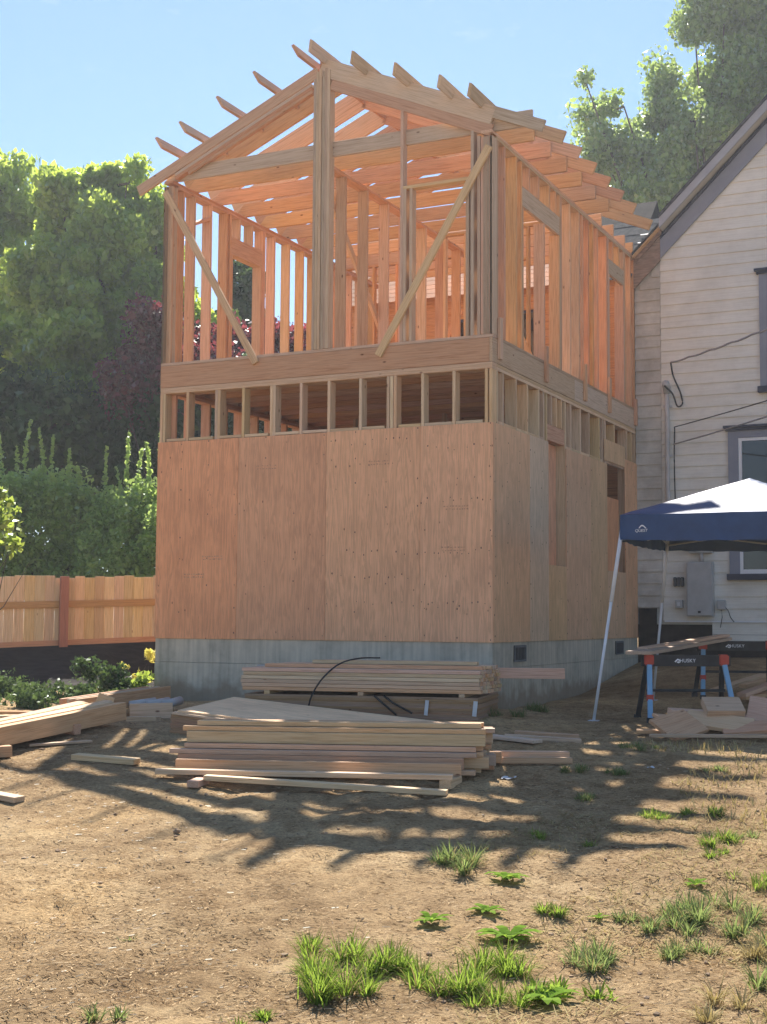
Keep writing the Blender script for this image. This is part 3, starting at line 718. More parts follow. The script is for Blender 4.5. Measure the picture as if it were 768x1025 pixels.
# services on the wall (each bolted on, told apart by what it is)
def H2W(u,v,z):
    c,s=math.cos(TH),math.sin(TH); return Vector((RX-u*c+v*s,RY+u*s+v*c,z))
def wallthing(name,u,z,label,cat):
    return empty(name,H2W(u,L-.03,z),-TH,label,cat)
t=wallthing('electrical_panel',-.97,1.62,'large grey electrical cabinet on the white siding below the meter','electrical box')
bm=bmesh.new(); add_box(bm,-.19,.19,-.13,.02,0,.80); bmesh.ops.bevel(bm,geom=bm.edges[:],offset=.008,segments=2,affect='EDGES'); bm_obj('cabinet',bm,GREYBOX,t)
bm=bmesh.new(); add_box(bm,-.176,.176,-.142,-.1305,.014,.786); bmesh.ops.bevel(bm,geom=bm.edges[:],offset=.005,segments=1,affect='EDGES'); bm_obj('door',bm,GREYBOX,t)
bm=bmesh.new(); add_box(bm,-.02,.02,-.152,-.1425,.05,.08); bm_obj('latch',bm,BLACKP,t)
tube('conduit_nipple',PVC,t,[(.02,-.06,.80),(.02,-.06,.93)],.03)
t=wallthing('electric_meter',-.98,2.55,'square grey meter box with round glass meter above the electrical cabinet','electric meter')
bm=bmesh.new(); add_box(bm,-.17,.17,-.11,.02,0,.42); bmesh.ops.bevel(bm,geom=bm.edges[:],offset=.008,segments=2,affect='EDGES'); bm_obj('meter_box',bm,GREYBOX,t)
bm=bmesh.new(); bmesh.ops.create_cone(bm,cap_ends=True,segments=28,radius1=.085,radius2=.075,depth=.09,matrix=Matrix.Translation((0,-.155,.22))@Matrix.Rotation(rad(90),4,'X')); bm_obj('meter_glass',bm,GLASS,t)
bm=bmesh.new(); bmesh.ops.create_cone(bm,cap_ends=True,segments=28,radius1=.098,radius2=.098,depth=.02,matrix=Matrix.Translation((0,-.12,.22))@Matrix.Rotation(rad(90),4,'X')); bm_obj('meter_ring',bm,GALV,t)
t=wallthing('service_mast',-.50,2.3,'tall grey conduit mast up the siding beside the old seam, wires at its head','conduit')
tube('mast_pipe',PVC,t,[(0,-.05,2.66),(0,-.05,.75),(.005,-.05,.55),(.05,-.05,.42),(.14,-.05,.36),(.30,-.05,.35)],.036,10)
tube('weatherhead',GREYBOX,t,[(0,-.05,2.65),(0,-.06,2.74),(.0,-.11,2.79),(.0,-.17,2.75)],[.05,.06,.06,.04],10)
for zz in (.9,1.7,2.45):
    bm=bmesh.new(); add_box(bm,-.07,.07,-.02,.02,zz,zz+.03); bm_obj('pipe_strap',bm,GALV,t)
t=wallthing('outlet_box',-.65,1.74,'small grey outlet box left of the electrical cabinet','outlet box')
bm=bmesh.new(); add_box(bm,-.055,.055,-.07,.02,0,.12); bmesh.ops.bevel(bm,geom=bm.edges[:],offset=.008,segments=1,affect='EDGES'); bm_obj('box_body',bm,GREYBOX,t)
bm=bmesh.new(); add_box(bm,-.02,.02,-.08,-.0705,.03,.09); bm_obj('cover_plate',bm,PAPER,t)
t=wallthing('cable_box',-1.27,1.66,'small grey cable box with loose wires right of the electrical cabinet','cable box')
bm=bmesh.new(); add_box(bm,-.06,.06,-.06,.02,.06,.2); bmesh.ops.bevel(bm,geom=bm.edges[:],offset=.008,segments=1,affect='EDGES'); bm_obj('box_body',bm,GREYBOX,t)
tube('loose_wire',WIREM,t,[(.05,-.04,.10),(.10,-.05,.04),(.13,-.05,-.05),(.18,-.04,-.12)],.006,5)
tube('loose_wire',WIREM,t,[(0,-.04,.07),(.01,-.05,-.05),(-.02,-.04,-.2)],.006,5)
t=wallthing('pipe_vent',-.64,2.06,'dark three-ribbed vent cap left of the electrical cabinet','vent cap')
for k in range(3):
    bm=bmesh.new(); add_box(bm,-.075+k*.053,-.03+k*.053,-.05,.02,0,.14); bmesh.ops.bevel(bm,geom=bm.edges[:],offset=.012,segments=1,affect='EDGES'); bm_obj('vent_rib',bm,noisy('vent_grey',(.08,.085,.09),(.12,.125,.13),bump=0),t)
def sag(a,b,s,n=16):
    a,b=Vector(a),Vector(b); return [a.lerp(b,i/n)-Vector((0,0,s*4*(i/n)*(1-i/n))) for i in range(n+1)]
def wire(name,mat,pts,r,label,wob=0):
    if wob: pts=[q+Vector((0,wob*math.sin(i*2.1),wob*math.cos(i*2.1))) for i,q in enumerate(pts)]
    o=tube(name,mat,None,pts,r,6); return tag(o,label,'wire')
a=H2W(-.57,L-.10,5.41)
wire('service_wire',WIREG,sag(a,(5.9,11.0,5.35),.16,40),.014,'thick twisted service wire from the siding to upper right',.009)
wire('phone_wire',WIREM,sag(H2W(-.61,L-.08,4.44),(5.7,12.6,4.30),.03),.008,'thin upper cable from siding past the window top')
wire('cable_line',WIREG,sag(H2W(-.60,L-.10,4.18),(5.5,12.4,4.15),.05),.011,'lower cable running up right past the window')
q0=H2W(-.50,L-.22,5.05)
wire('drip_loop',WIREM,[a,a+Vector((.03,-.02,-.2)),a+Vector((.13,-.03,-.45)),a+Vector((.16,-.03,-.62)),a+Vector((.08,-.05,-.66)),a+Vector((.01,-.05,-.48)),q0],.013,'black drip loop of wire at the mast head')
a2=H2W(-.61,L-.07,4.44)
wire('down_cable',WIREM,[a2,a2+Vector((-.01,0,-.5)),a2+Vector((.0,0,-1.2)),a2+Vector((.02,0,-1.7))],.010,'black cable hanging down beside the conduit mast')

# ------------------------------------------------------------------ fence and fabric at left
FA=Vector((-7.6,19.25,0)); FB=Vector((-2.0,21.33,0)); fd=(FB-FA).normalized(); FL=(FB-FA).length
FEN=empty('cedar_fence',(FA.x,FA.y,1.0),math.atan2(fd.y,fd.x),'new cedar board fence left of the addition','fence')
def ftop(s): return 1.075+.045*s*.62+.012*math.sin(s*1.3)
def fbot(s): return -.01+.075*s*.55
n=int(FL/.146)
for k in range(n):
    s=k*.146+.07; za=fbot(s)+.0; zb_=ftop(s)+R_.uniform(-.02,.02)
    o=box('picket',CEDAR,FEN,s-.0718,s+.0718,.0+R_.uniform(0,.007),.019,za,zb_,.005); 
lumber('rail',CEDARX,FEN,(0,-.021,fbot(0)+.66),(FL,-.021,fbot(FL)+.60),T,.10)
lumber('rail',CEDARX,FEN,(0,-.021,fbot(0)+.05),(FL,-.021,fbot(FL)+.05),T,.10)
sp=(-4.75-FA.x)/fd.x
for s in (sp-2.6,sp,sp+2.6): box('fence_post',POSTM,FEN,s-.062,s+.062,-.165,-.042,fbot(s)-.5,ftop(s)+.005,.006)
# fabric
def fabric():
    bm=bmesh.new(); nx,ny=150,40; g=[]
    for j in range(ny+1):
        row=[]
        for i in range(nx+1):
            s=i/nx; t=j/ny; X=-8.0+5.3*s
            top=FA+fd*((X-FA.x)/fd.x); 
            Yt=top.y-.10; zt_=1.0+fbot((X-FA.x)/fd.x)+.02
            Yb=Yt-1.7; zb_=gz(X,Yb)+.02
            Y=Yt+(Yb-Yt)*t; z=zt_+(zb_-zt_)*t+.10*math.sin(math.pi*t)*-.6
            w=noise.noise((X*1.4+t*2.2,t*3.2-X*.5,4.))*.10+noise.noise((X*4.0+t*6,t*5,1.))*.035
            z+=w*math.sin(math.pi*min(1,t*1.05+.02)); z=max(z,gz(X,Y)+.015)
            row.append(bm.verts.new((X,Y,z)))
        g.append(row)
    for j in range(ny):
        for i in range(nx): bm.faces.new((g[j][i],g[j][i+1],g[j+1][i+1],g[j+1][i]))
    return bm_obj('landscape_fabric',bm,FABRIC,None,True)
tag(fabric(),'black landscape fabric draped down the bank below the cedar fence','fabric')

# ------------------------------------------------------------------ trees and shrubs
def leaf_quads(C,Rr,n,size,flat=.0,droop=.3):
    """n leaf quads spread through balls (C: k x 3 centres, Rr: k radii)"""
    k=rng.integers(0,len(C),n)
    d=rng.normal(size=(n,3)); d/=np.linalg.norm(d,axis=1)[:,None]
    rr=rng.random(n)**.45
    pos=C[k]+d*(rr*Rr[k])[:,None]
    ax=rng.normal(size=(n,3)); ax[:,2]-=droop*1.5; ax/=np.linalg.norm(ax,axis=1)[:,None]
    nr=rng.normal(size=(n,3)); nr[:,2]+=.7; sd=np.cross(ax,nr); sd/=np.linalg.norm(sd,axis=1)[:,None]+1e-9
    up=np.cross(sd,ax)
    s=(size*rng.uniform(.6,1.35,n))[:,None]
    return np.stack([pos-ax*s*.5,pos+sd*s*.34+up*s*.06,pos+ax*s*.55-up*s*.08,pos-sd*s*.34+up*s*.06],1)
def tree(name,label,cat,base,lobes,nclus,crad,nleaf,size,lm,trunk=.25,group=None,limb=True,droop=.3,bark=None,shoots=()):
    base=Vector(base); t=empty(name,base,0,label,cat,group)
    lob=np.array(lobes,float); wgt=lob[:,3]**2.2; wgt/=wgt.sum()
    C=[];
    for i in range(nclus):
        l=lob[rng.choice(len(lob),p=wgt)]
        d=rng.normal(size=3); d/=np.linalg.norm(d); r=l[3]*(.35+.65*rng.random()**.5)
        C.append(l[:3]+d*r*np.array([1,1,.85]))
    C=np.array(C); cr=crad*rng.uniform(.55,1.3,len(C))
    V=leaf_quads(C,cr,nleaf,size,droop=droop)
    for (sx,sy,za,zb) in shoots:
        m=int((zb-za)/.028); zz=np.linspace(0,1,m); cc=np.stack([sx+.10*zz**2*math.sin(sx*9),np.full(m,sy),za+(zb-za)*zz],1)
        V=np.concatenate([V,leaf_quads(cc,.06*(1-.7*zz),int(m*2.6),size*.95,droop=-.3)])
    V=V-np.array(base)
    obj('crown',quads_mesh('crown',V,lm),None,t)
    bm=bmesh.new(); top=lob[:,:3].mean(0); top=Vector(top)-base; top.z*=.95
    tr=[Vector((0,0,-.2)),top*.3*Vector((1,1,1)).x,top*.62,top]
    tr=[Vector((0,0,-.3)),Vector((top.x*.12,top.y*.12,top.z*.28)),Vector((top.x*.5,top.y*.5,top.z*.62)),top]
    add_tube(bm,tr,[trunk,trunk*.8,trunk*.5,trunk*.15],9)
    if limb:
        for l in lob:
            e=Vector(l[:3])-base; s=tr[1].lerp(tr[2],min(1,max(0,R_.uniform(.1,.9))))
            m=s.lerp(e,.5)+Vector((R_.uniform(-.2,.2),R_.uniform(-.2,.2),-.15))
            add_tube(bm,[s,m,e],[trunk*.28,trunk*.16,trunk*.05],6)
        for c in C[::max(1,len(C)//70)]:
            e=Vector(c)-base; l=lob[np.argmin(((lob[:,:3]-c)**2).sum(1))]; s=Vector(l[:3])-base
            if (e-s).length>.05: add_tube(bm,[s,s.lerp(e,.5)+Vector((0,0,-.08)),e],[trunk*.12,trunk*.08,trunk*.03],5)
    bm_obj('trunk',bm,bark or BARK,t,True)
    return t
#TREES_BEGIN
SH1=[(-7.55,25.6,4.1,4.75),(-7.2,25.6,4.2,5.0),(-6.75,25.5,4.3,5.25),(-6.45,25.7,4.3,5.1),(-6.25,25.5,4.1,4.95),(-5.95,25.6,3.9,4.7),(-7.0,25.9,4.2,4.8),(-5.7,25.6,3.8,4.4)]
SH2=[(-5.25,25.6,3.8,4.75),(-4.85,25.6,3.9,5.05),(-4.62,25.5,3.9,4.7),(-4.4,25.6,3.9,4.85),(-4.2,25.5,4.0,5.0),(-5.0,25.8,3.8,4.4)]
tree('broadleaf_tree','tall dark chestnut tree with bright backlit top left of the addition','tree',(-7.2,32.2,1.0),[(-7.76,32.08,11.72,0.75),(-6.9,32.33,12.02,0.7),(-6.13,31.67,11.82,0.56),(-5.88,32.02,11.17,0.61),(-5.58,32.63,10.44,0.47),(-7.54,32.63,10.67,0.94),(-6.53,31.4,10.55,0.89),(-7.75,31.53,9.45,1.03),(-6.67,31.28,9.34,1.03),(-5.65,31.91,9.34,0.66),(-7.48,31.25,8.13,1.05),(-6.41,31.93,8.01,0.98),(-5.58,32.24,8.26,0.66),(-6.98,31.65,6.93,1.05),(-8.15,32.28,6.69,0.94),(-8.42,32.15,8.0,0.84),(-4.64,31.24,8.51,0.66),(-3.8,32.09,8.27,0.61)],330,.40,85000,.18,LEAF_CH,.32,'trees beyond the fence',droop=.6)
tree('broadleaf_tree','light green tree at the far left picture edge','tree',(-10.2,35,1.0),[(-10.1,34.61,12.44,1.15),(-9.44,34.86,12.05,0.9),(-10.57,34.65,10.58,1.54),(-9.64,35.31,10.05,1.28),(-10.23,34.9,7.94,1.54),(-9.47,34.45,8.47,1.03),(-11.15,35.07,12.44,1.28)],260,.45,30000,.19,LEAF_CH,.3,'trees beyond the fence',droop=.6)
tree('purple_leaf_tree','purple-leaved plum tree behind the left wall studs','tree',(-4.6,29,1.0),[(-5.45,30.45,7.5,0.44),(-5.13,29.69,8.07,0.4),(-5.76,29.56,6.6,0.48),(-4.88,29.82,7.05,0.62),(-4.23,30.7,7.51,0.62),(-3.45,30.76,7.63,0.55),(-2.67,30.28,7.74,0.48),(-1.89,30.64,7.64,0.48),(-5.32,30.55,6.38,0.88),(-3.88,29.8,6.72,0.88)],200,.42,22000,.13,LEAF_PU,.16,'trees beyond the fence')
tree('dark_tree','dark evergreen screen of a tree above the hedge','tree',(-6.3,30.6,1.0),[(-7.3,29.85,5.77,1.0),(-6.18,30.75,5.77,1.0),(-5.27,30.59,5.55,1.0),(-8.21,30.28,5.99,1.0),(-9.12,30.06,6.44,1.12),(-8.18,30.43,5.08,0.89),(-7.28,31.08,4.97,0.89),(-6.39,30.64,4.98,0.89),(-5.49,30.15,4.98,0.89)],170,.6,15000,.2,LEAF_DK,.22,'trees beyond the fence')
tree('dark_tree','dark evergreen tree seen through the open band of studs','tree',(-3.0,30.5,1.0),[(-4.39,30.35,6.24,1.12),(-3.48,30.45,6.02,1.12),(-2.58,30.13,6.25,1.12),(-1.68,30.17,6.03,1.0)],150,.6,13000,.2,LEAF_DK,.22,'trees beyond the fence')
tree('pine_tree','slim pine seen through the left wall window opening','tree',(-3.6,34,1.0),[(-3.72,33.64,9.59,0.35),(-3.56,33.93,10.23,0.35),(-3.81,33.53,10.49,0.25),(-3.41,33.52,9.08,0.4),(-4.04,34.02,8.82,0.35),(-3.22,33.34,9.85,0.25),(-3.66,33.97,8.44,0.5)],60,.3,5000,.17,LEAF_DK,.12,'trees beyond the fence')
tree('hedge_shrub','large leafy laurel shrub behind the fence, left one','shrub',(-6.6,25.9,1.0),[(-7.33,25.78,3.6,0.76),(-6.57,26.33,3.79,0.8),(-5.9,26.39,3.41,0.76),(-6.93,26.31,2.64,0.95),(-6.16,26.3,2.46,0.86),(-7.89,25.8,3.21,0.95)],300,.30,36000,.095,LEAF_HE,.09,'laurel shrubs behind the fence',shoots=SH1)
tree('hedge_shrub','large leafy laurel shrub beside the plywood wall','shrub',(-4.5,25.9,1.0),[(-5.13,26.27,3.42,0.61),(-4.66,25.74,3.61,0.57),(-4.18,26.12,3.43,0.76),(-5.02,25.72,2.66,0.76),(-4.26,25.91,2.47,0.95),(-3.5,25.3,3.05,0.95)],260,.28,30000,.095,LEAF_HE,.09,'laurel shrubs behind the fence',shoots=SH2)
tree('maple_tree','big maple tree rising behind the old house roof','tree',(9.6,38,1.0),[(5.68,37.59,16.7,0.45),(6.01,38.75,15.97,0.61),(6.73,37.57,16.06,0.56),(6.24,38.31,14.94,0.67),(7.09,38.24,15.24,0.7),(6.8,38.36,14.22,0.72),(7.83,37.96,17.15,0.39),(8.05,38.15,16.42,0.67),(8.67,37.31,15.54,0.78),(7.66,37.32,14.66,0.78),(7.79,37.52,13.64,0.61),(7.22,37.44,13.35,0.61),(8.7,37.36,18.34,0.67),(9.57,37.41,18.94,1.11),(10.56,38.09,18.2,1.11),(10.11,37.5,16.87,0.97),(9.4,38.72,17.02,0.78),(9.52,38.29,15.55,0.97),(10.82,38.07,16.44,1.11),(11.85,38.33,18.21,1.67),(11.53,37.62,15.85,1.67),(10.31,38.68,20.28,1.67),(8.65,38.54,14.52,0.67),(8.36,38.36,13.79,0.61),(8.95,37.97,14.96,0.67),(7.93,38.55,13.35,0.5),(7.22,38.39,13.78,0.61),(7.96,38.26,15.98,0.45),(8.05,38.66,16.77,0.28)],430,.50,72000,.16,LEAF_MA,.38,droop=.6)
tree('young_tree','bright young tree reaching in at the left picture edge','tree',(-5.15,17.2,.5),[(-4.69,17.21,2.64,0.17),(-4.53,16.79,2.45,0.12),(-4.79,17.08,2.83,0.15),(-4.97,16.51,2.51,0.31),(-5.29,16.51,2.64,0.44),(-4.5,17.36,2.24,0.07),(-5.17,17.46,3.01,0.37)],40,.13,900,.11,LEAF_YG,.04)
tree('sapling','yellow-leaved sapling at the concrete corner','sapling',(-3.1,17.5,.5),[(-3.1,18.26,1.02,0.1),(-3.02,18.06,1.12,0.08),(-3.12,17.57,0.74,0.1),(-3.03,16.84,0.64,0.1),(-3.22,17.48,0.92,0.08)],14,.07,130,.09,LEAF_YE,.015)
low=[(-3.86,17.68,0.54,0.17),(-3.5,17.46,0.63,0.15),(-3.35,16.98,0.89,0.12),(-3.25,16.93,0.67,0.17),(-3.56,16.55,0.91,0.12),(-4.23,16.48,0.39,0.17),(-3.68,16.32,0.39,0.12),(-3.09,17.63,0.54,0.12)]
tree('low_shrub','dark juniper-like shrub below the black fabric','shrub',(-3.75,17.4,.45),low[:2]+low[5:7],40,.14,2600,.06,LEAF_LO,.02,'low shrubs below the fabric')
tree('low_shrub','upright leafy shrub between fabric and foundation','shrub',(-3.35,17.3,.5),low[2:5]+low[7:],40,.12,2200,.06,LEAF_DK,.02,'low shrubs below the fabric')
tree('low_shrub','feathery dark green shrub at far left below the fabric','shrub',(-4.6,17.0,.45),[(-4.6,17.0,.62,.22),(-4.9,17.2,.66,.25),(-4.3,16.9,.58,.18)],40,.14,2600,.05,LEAF_LO,.02,'low shrubs below the fabric')
tree('low_shrub','low weedy shrub just behind the long beams','shrub',(-4.1,16.2,.45),[(-4.2,16.2,.58,.16),(-3.8,16.1,.6,.18),(-3.5,16.3,.6,.15)],36,.12,2200,.05,LEAF_LO,.015,'low shrubs below the fabric')
tree('low_shrub','dark weedy clump behind the beams near the pale offcut','shrub',(-3.2,15.4,.45),[(-3.3,15.4,.60,.16),(-3.0,15.5,.62,.14)],26,.11,1500,.05,LEAF_LO,.015,'low shrubs below the fabric')
tree('low_shrub','dark weedy clump at the far left behind the beams','shrub',(-4.2,15.2,.45),[(-4.3,15.2,.60,.2),(-3.85,15.1,.6,.17),(-4.6,15.4,.62,.2)],34,.12,2200,.05,LEAF_LO,.015,'low shrubs below the fabric')
tree('low_shrub','bright green little shrub beside the foundation corner','shrub',(-3.05,17.0,.5),[(-3.08,17.0,.68,.14),(-3.0,17.05,.8,.1)],14,.09,380,.09,LEAF_YG,.012,'low shrubs below the fabric')
#TREES_END

# ------------------------------------------------------------------ lumber lying about
def gtilt(X,Y): return gz(X,Y)
fdir=Vector((.985,-.17,0)).normalized(); fperp=Vector((.17,.985,0)).normalized()
def lay(name,c,ang,length,w,d,z,mat,label,cat='board',group=None,roll=0,pitch=0):
    """board lying centred at c (x,y), long axis at ang from +X, its underside at z"""
    o=bpy.data.objects.new(name,lumber_mesh(length,w,d,mat)); COL.objects.link(o)
    o.location=(c[0],c[1],z+d/2); o.rotation_euler=(roll,pitch,ang); tag(o,label,cat,group); return o
FR=[FIRP,FIR,FIRP,FIRG,FIR]
# front pile of studs on two blocks
ang=math.atan2(-.10,1.0)
gF=gz(-.4,11.1)
base=gF+.035
for k,(x,y) in enumerate(((-1.35,10.55),(.55,10.75))):
    lay('spacer_block',(x,y),rad(80),.62,.089,T+.012,gz(x,y)-.012,FIR,('left','right')[k]+' scrap block holding the front lumber pile off the dirt','wood block')
GP='boards in the front lumber pile'
base=max(gz(-1.35,10.55),gz(.55,10.75))+T+.003
zlev=[0,.040,.1295,.1695,.2095,.2985,.3385]
prof=[(0,[0,1,2,3,4,5,6]),(1,[0.3,1.3,2.3,3.3,4.3,5.3]),(2,[.4,1.45,2.45,3.5,4.5]),(3,[.9,1.95,3.0,4.05]),(4,[1.3,2.4,3.5]),(5,[1.6,2.75,3.8]),(6,[2.2,3.3])]
for lev,cols in prof:
    for j,c in enumerate(cols):
        yo=10.72+c*.105; xo=-.47+R_.uniform(-.08,.08)+.012*lev+.035*c
        front=(j==0)
        lab='sawn board inside the front lumber pile on the dirt'
        if front: lab=['lowest facing board of the front lumber pile','second facing board up in the front lumber pile','third facing board up in the front lumber pile','fourth facing board up in the front lumber pile','fifth facing board up in the front lumber pile','sixth facing board up in the front lumber pile','top facing board of the front lumber pile'][lev]
        elif lev==6: lab='rear board on the very top of the front lumber pile'
        lay('board',(xo,yo),ang+rad(R_.uniform(-1.2,1.2)),2.36+R_.uniform(-.12,.05),(.089 if lev not in (1,4) else .085),(T-.002 if lev not in (1,4) else .0875),base+zlev[lev],FR[R_.randrange(5)],lab,'board',GP)
gY=10.52
lay('board',(-.50,10.60),ang+rad(-1.0),2.22,T,.086,base+.012,FIR,'board standing on its edge along the face of the front pile','board',GP)
lay('board',(-.60,10.46),ang+rad(-1.5),2.28,.089,T,base-.002,FIRP,'pale board lying foremost along the front pile','board',GP)
o=lay('board',(-.43,10.20),ang+rad(-7),1.85,.089,T,gz(-.43,10.2)+.035,FIRP,'slanting board slipped forward onto the dirt before the front pile','board',GP); o.rotation_euler.y=rad(1.6)
lay('spacer_block',(.52,10.42),rad(70),.3,.089,.07,gz(.52,10.42)-.005,FIRP,'short end block under the right end of the front pile','wood block')
# tilted plywood sheets behind it
pl=Vector((2.3,-.85,-.21)).normalized(); ps=Vector((.40,1.15,.06)).normalized(); pn=pl.cross(ps).normalized(); ps=pn.cross(pl)
origin=Vector((-1.96,12.78,.70))
nsh=15
for k in range(nsh):
    ln=2.44 if k<3 else 2.44-.13*(k-2); th=.0185
    jx,jy=R_.uniform(-.006,.012),R_.uniform(-.006,.006)
    if k==0: jx,jy=.05,.03
    bm=bmesh.new(); add_box(bm,0,ln,0,1.22,-th,0); 
    o=bm_obj('plywood_sheet',bm,PLYT if k<2 else OSB)
    rz=rad(R_.uniform(-.5,.5) if k else 1.4)
    M=Matrix((pl,ps,pn)).transposed().to_4x4(); M.translation=origin+pl*jx+ps*jy-pn*(k*.0205)
    o.matrix_local=M@Matrix.Rotation(rz,4,'Z')
    tag(o,('top plywood sheet of the tilted stack behind the front pile','second plywood sheet down in the tilted stack')[k] if k<2 else 'brown-edged plywood sheet inside the low tilted stack','plywood sheet','plywood sheets in the tilted stack')
# rear stack: panels below, bundled studs above
ra=math.atan2(-.25,.97); rd=Vector((math.cos(ra),math.sin(ra),0)); rp=Vector((-math.sin(ra),math.cos(ra),0))
c0=Vector((.94,13.58,0)) # front right corner
zb0=.50
for k in range(13):
    bm=bmesh.new(); add_box(bm,-1.22,1.22,-.61,.61,0,.0205)
    o=bm_obj('panel_sheet',bm,OSB); cc=c0-rd*(1.22+R_.uniform(-.01,.01))+rp*(.61+R_.uniform(-.01,.01))
    o.location=(cc.x,cc.y,zb0+k*.0215); o.rotation_euler=(0,0,ra)
    tag(o,'top brown panel under the bundled studs by the foundation' if k==12 else 'brown panel sheet in the stack under the bundled studs','panel sheet','panel sheets in the rear stack')
ztop=zb0+13*.0215
for k,s in enumerate((.16,1.2,2.2)):
    cc=c0-rd*s+rp*.5
    lay('sticker_block',(cc.x,cc.y),ra+rad(90),1.0,.06,.035,ztop,FIRP,('right','middle','left')[k]+' spacer strip between brown panels and bundled studs','wood block')
zs=ztop+.037
for lev in range(7):
    for j in range(8):
        if lev==6 and j in (0,1): continue
        cc=c0-rd*(1.21+R_.uniform(-.02,.02)+(.02 if lev<6 else -.06)-.012*j)+rp*(.05+j*.094)
        front=j==0
        if lev==6: lab='board in the top row of the rear stud bundle'
        elif front: lab='front-facing board of the rear stud bundle by the concrete'
        else: lab='stud inside the rear bundle beside the concrete foundation'
        lay('board',(cc.x,cc.y),ra+rad(R_.uniform(-.25,.25)),2.50 if lev<6 else 2.3,.089,T-.002,zs+lev*(T+.0005),[FIRP,FIRP,FIRG,FIR][R_.randrange(4)],lab,'board','studs in the rear bundle')
for k,(s,j,l_) in enumerate(((.95,4,1.75),(1.0,5.6,1.5))):
    cc=c0-rd*s+rp*(.05+j*.094); lay('board',(cc.x,cc.y),ra+rad(.4),l_,.12,T-.002,zs+7*(T+.0005)+.001,FIRG,('loose board on top of the rear bundle, nearer one','loose board on top of the rear bundle, nearest the wall')[k],'board')
cc=c0-rd*(.13)+rp*.72
lay('long_board',(cc.x,cc.y),ra+rad(8),1.8,T,.11,zs+3.4*T,FIR,'reddish long board sticking out right of the rear bundle','board')
cc=c0-rd*2.45+rp*.9
lay('metal_bar',(cc.x,cc.y),ra,.34,.06,.04,zs+5*T,GREYBOX,'grey metal bar poking out left of the rear bundle','metal bar')
# strap over the bundle, slack webbing, labels
f0=c0-rd*1.75-rp*.03
o=tube('strap',BLACKP,None,[f0+Vector((0,0,.62)),f0+rd*.05+Vector((0,-.03,.78)),f0+rd*.16+Vector((0,-.03,.95)),f0+rd*.30+rp*.1+Vector((0,0,1.09)),f0+rd*.44+rp*.35+Vector((0,0,1.145)),f0+rd*.55+rp*.8+Vector((0,0,1.14))],.009,6); tag(o,'black strap arching over the rear stud bundle','strap')
f0=c0-rd*.95-rp*.02
for k,(a_,b_,c_) in enumerate(((0,.76,.60),(.1,.77,.62))):
    o=tube('strap_tail',BLACKP,None,[f0-rd*(.1-a_)+Vector((0,0,.785)),f0+rd*(.0+a_)-rp*.03+Vector((0,0,b_-.05)),f0+rd*(.14+a_*1.6)-rp*.03+Vector((0,0,c_))],.011,5); tag(o,('left slack strap tail hanging on the brown panels','right slack strap tail hanging on the brown panels')[k],'strap')
for k,(s,wd) in enumerate(((.52,.03),(.03,.035))):
    q=c0-rd*s-rp*.012; bm=bmesh.new(); add_box(bm,-wd*.6,wd*.6,-.003,.003,0,.15)
    for v in bm.verts: v.co.y-= .03*((v.co.z/.16-.4)**2)
    o=bm_obj('paper_tag',bm,PAPER); o.location=(q.x,q.y,.60); o.rotation_euler=(0,rad(6),ra); tag(o,('left white paper tag on the brown panels','right white paper tag at the corner of brown panels')[k],'paper tag')
# boards on the ground to the right of the piles
def flat(name,x0,y0,x1,y1,w,d,mat,label,lift=.004,cat='board'):
    a=Vector((x0,y0,gz(x0,y0)+d/2+lift)); b=Vector((x1,y1,gz(x1,y1)+d/2+lift))
    o=lumber(name,mat,None,a,b,w,d); return tag(o,label,cat)
flat('board',.90,11.22,1.55,11.24,T,.05,FIRO,'reddish lower offcut on the dirt right of the front pile')
flat('board',.92,11.36,1.54,11.38,.10,.075,FIR,'thicker offcut behind the reddish one, right of front pile')
flat('board',1.10,12.38,1.78,12.32,.12,.036,FIRP,'pale offcut nearest, of the pair lying by the corner')
flat('board',1.22,12.66,1.80,12.58,.11,.036,FIR,'farther offcut of the pair lying by the corner')
flat('board',.86,12.5,1.36,12.02,.14,.03,PAPER and FIRG,'grey board lying beside the tilted plywood')
flat('board',-2.50,11.22,-1.97,11.10,.14,.045,FIRP,'lone short board lying on dirt at left')
flat('board',-2.95,9.85,-2.52,9.62,.11,.04,FIRP,'short board end at the left picture edge')
flat('plank',-3.05,11.9,-2.55,12.1,.09,.02,FIRG,'grey lath half buried in dirt before the long beams')
# long beams at left
bd=Vector((.405,.914,0)); bpd=Vector((-.914,.405,0))
b1=Vector((-2.45,13.18,0))
for k in range(5):
    off=bpd*(.045+k*.096); l0=-3.6+.2*k; l1=[0,-.06,.05,-.2,-.12][k]
    a=b1+bd*l0+off; b=b1+bd*l1+off; a.z=.44+.02*(k%2); b.z=.66+.006*(k%3)
    o=lumber('timber_beam',FIR if k%2==0 else FIRP,None,a,b,.089,.165); tag(o,['outermost long timber beam lying at left, facing the yard','second long timber beam from the yard side at left','middle long timber beam of the row at left','fourth long timber beam from the yard side at left','rearmost long timber beam of the row at left'][k],'beam','long timber beams at left')
flat('spacer_block',-2.75,12.45,-2.95,12.55,.09,.09,FIR,'block holding up the right end of the long beams',cat='wood block')
flat('spacer_block',-3.30,11.35,-3.08,11.45,.12,.09,FIRO,'reddish block under the long beams at left edge',cat='wood block')
b2=Vector((-2.33,15.2,0))
for k in range(3):
    off=bpd*(.03+k*.09); a=b2-bd*1.7+off; b=b2-bd*.08*k+off; a.z=.55+.11; b.z=.62+.10
    o=lumber('plank',FIRG if k%2 else FIR,None,a,b,T,.16); tag(o,['front plank of three propped behind the long beams','middle plank of three propped behind the long beams','rear plank of three propped behind the long beams'][k],'plank')
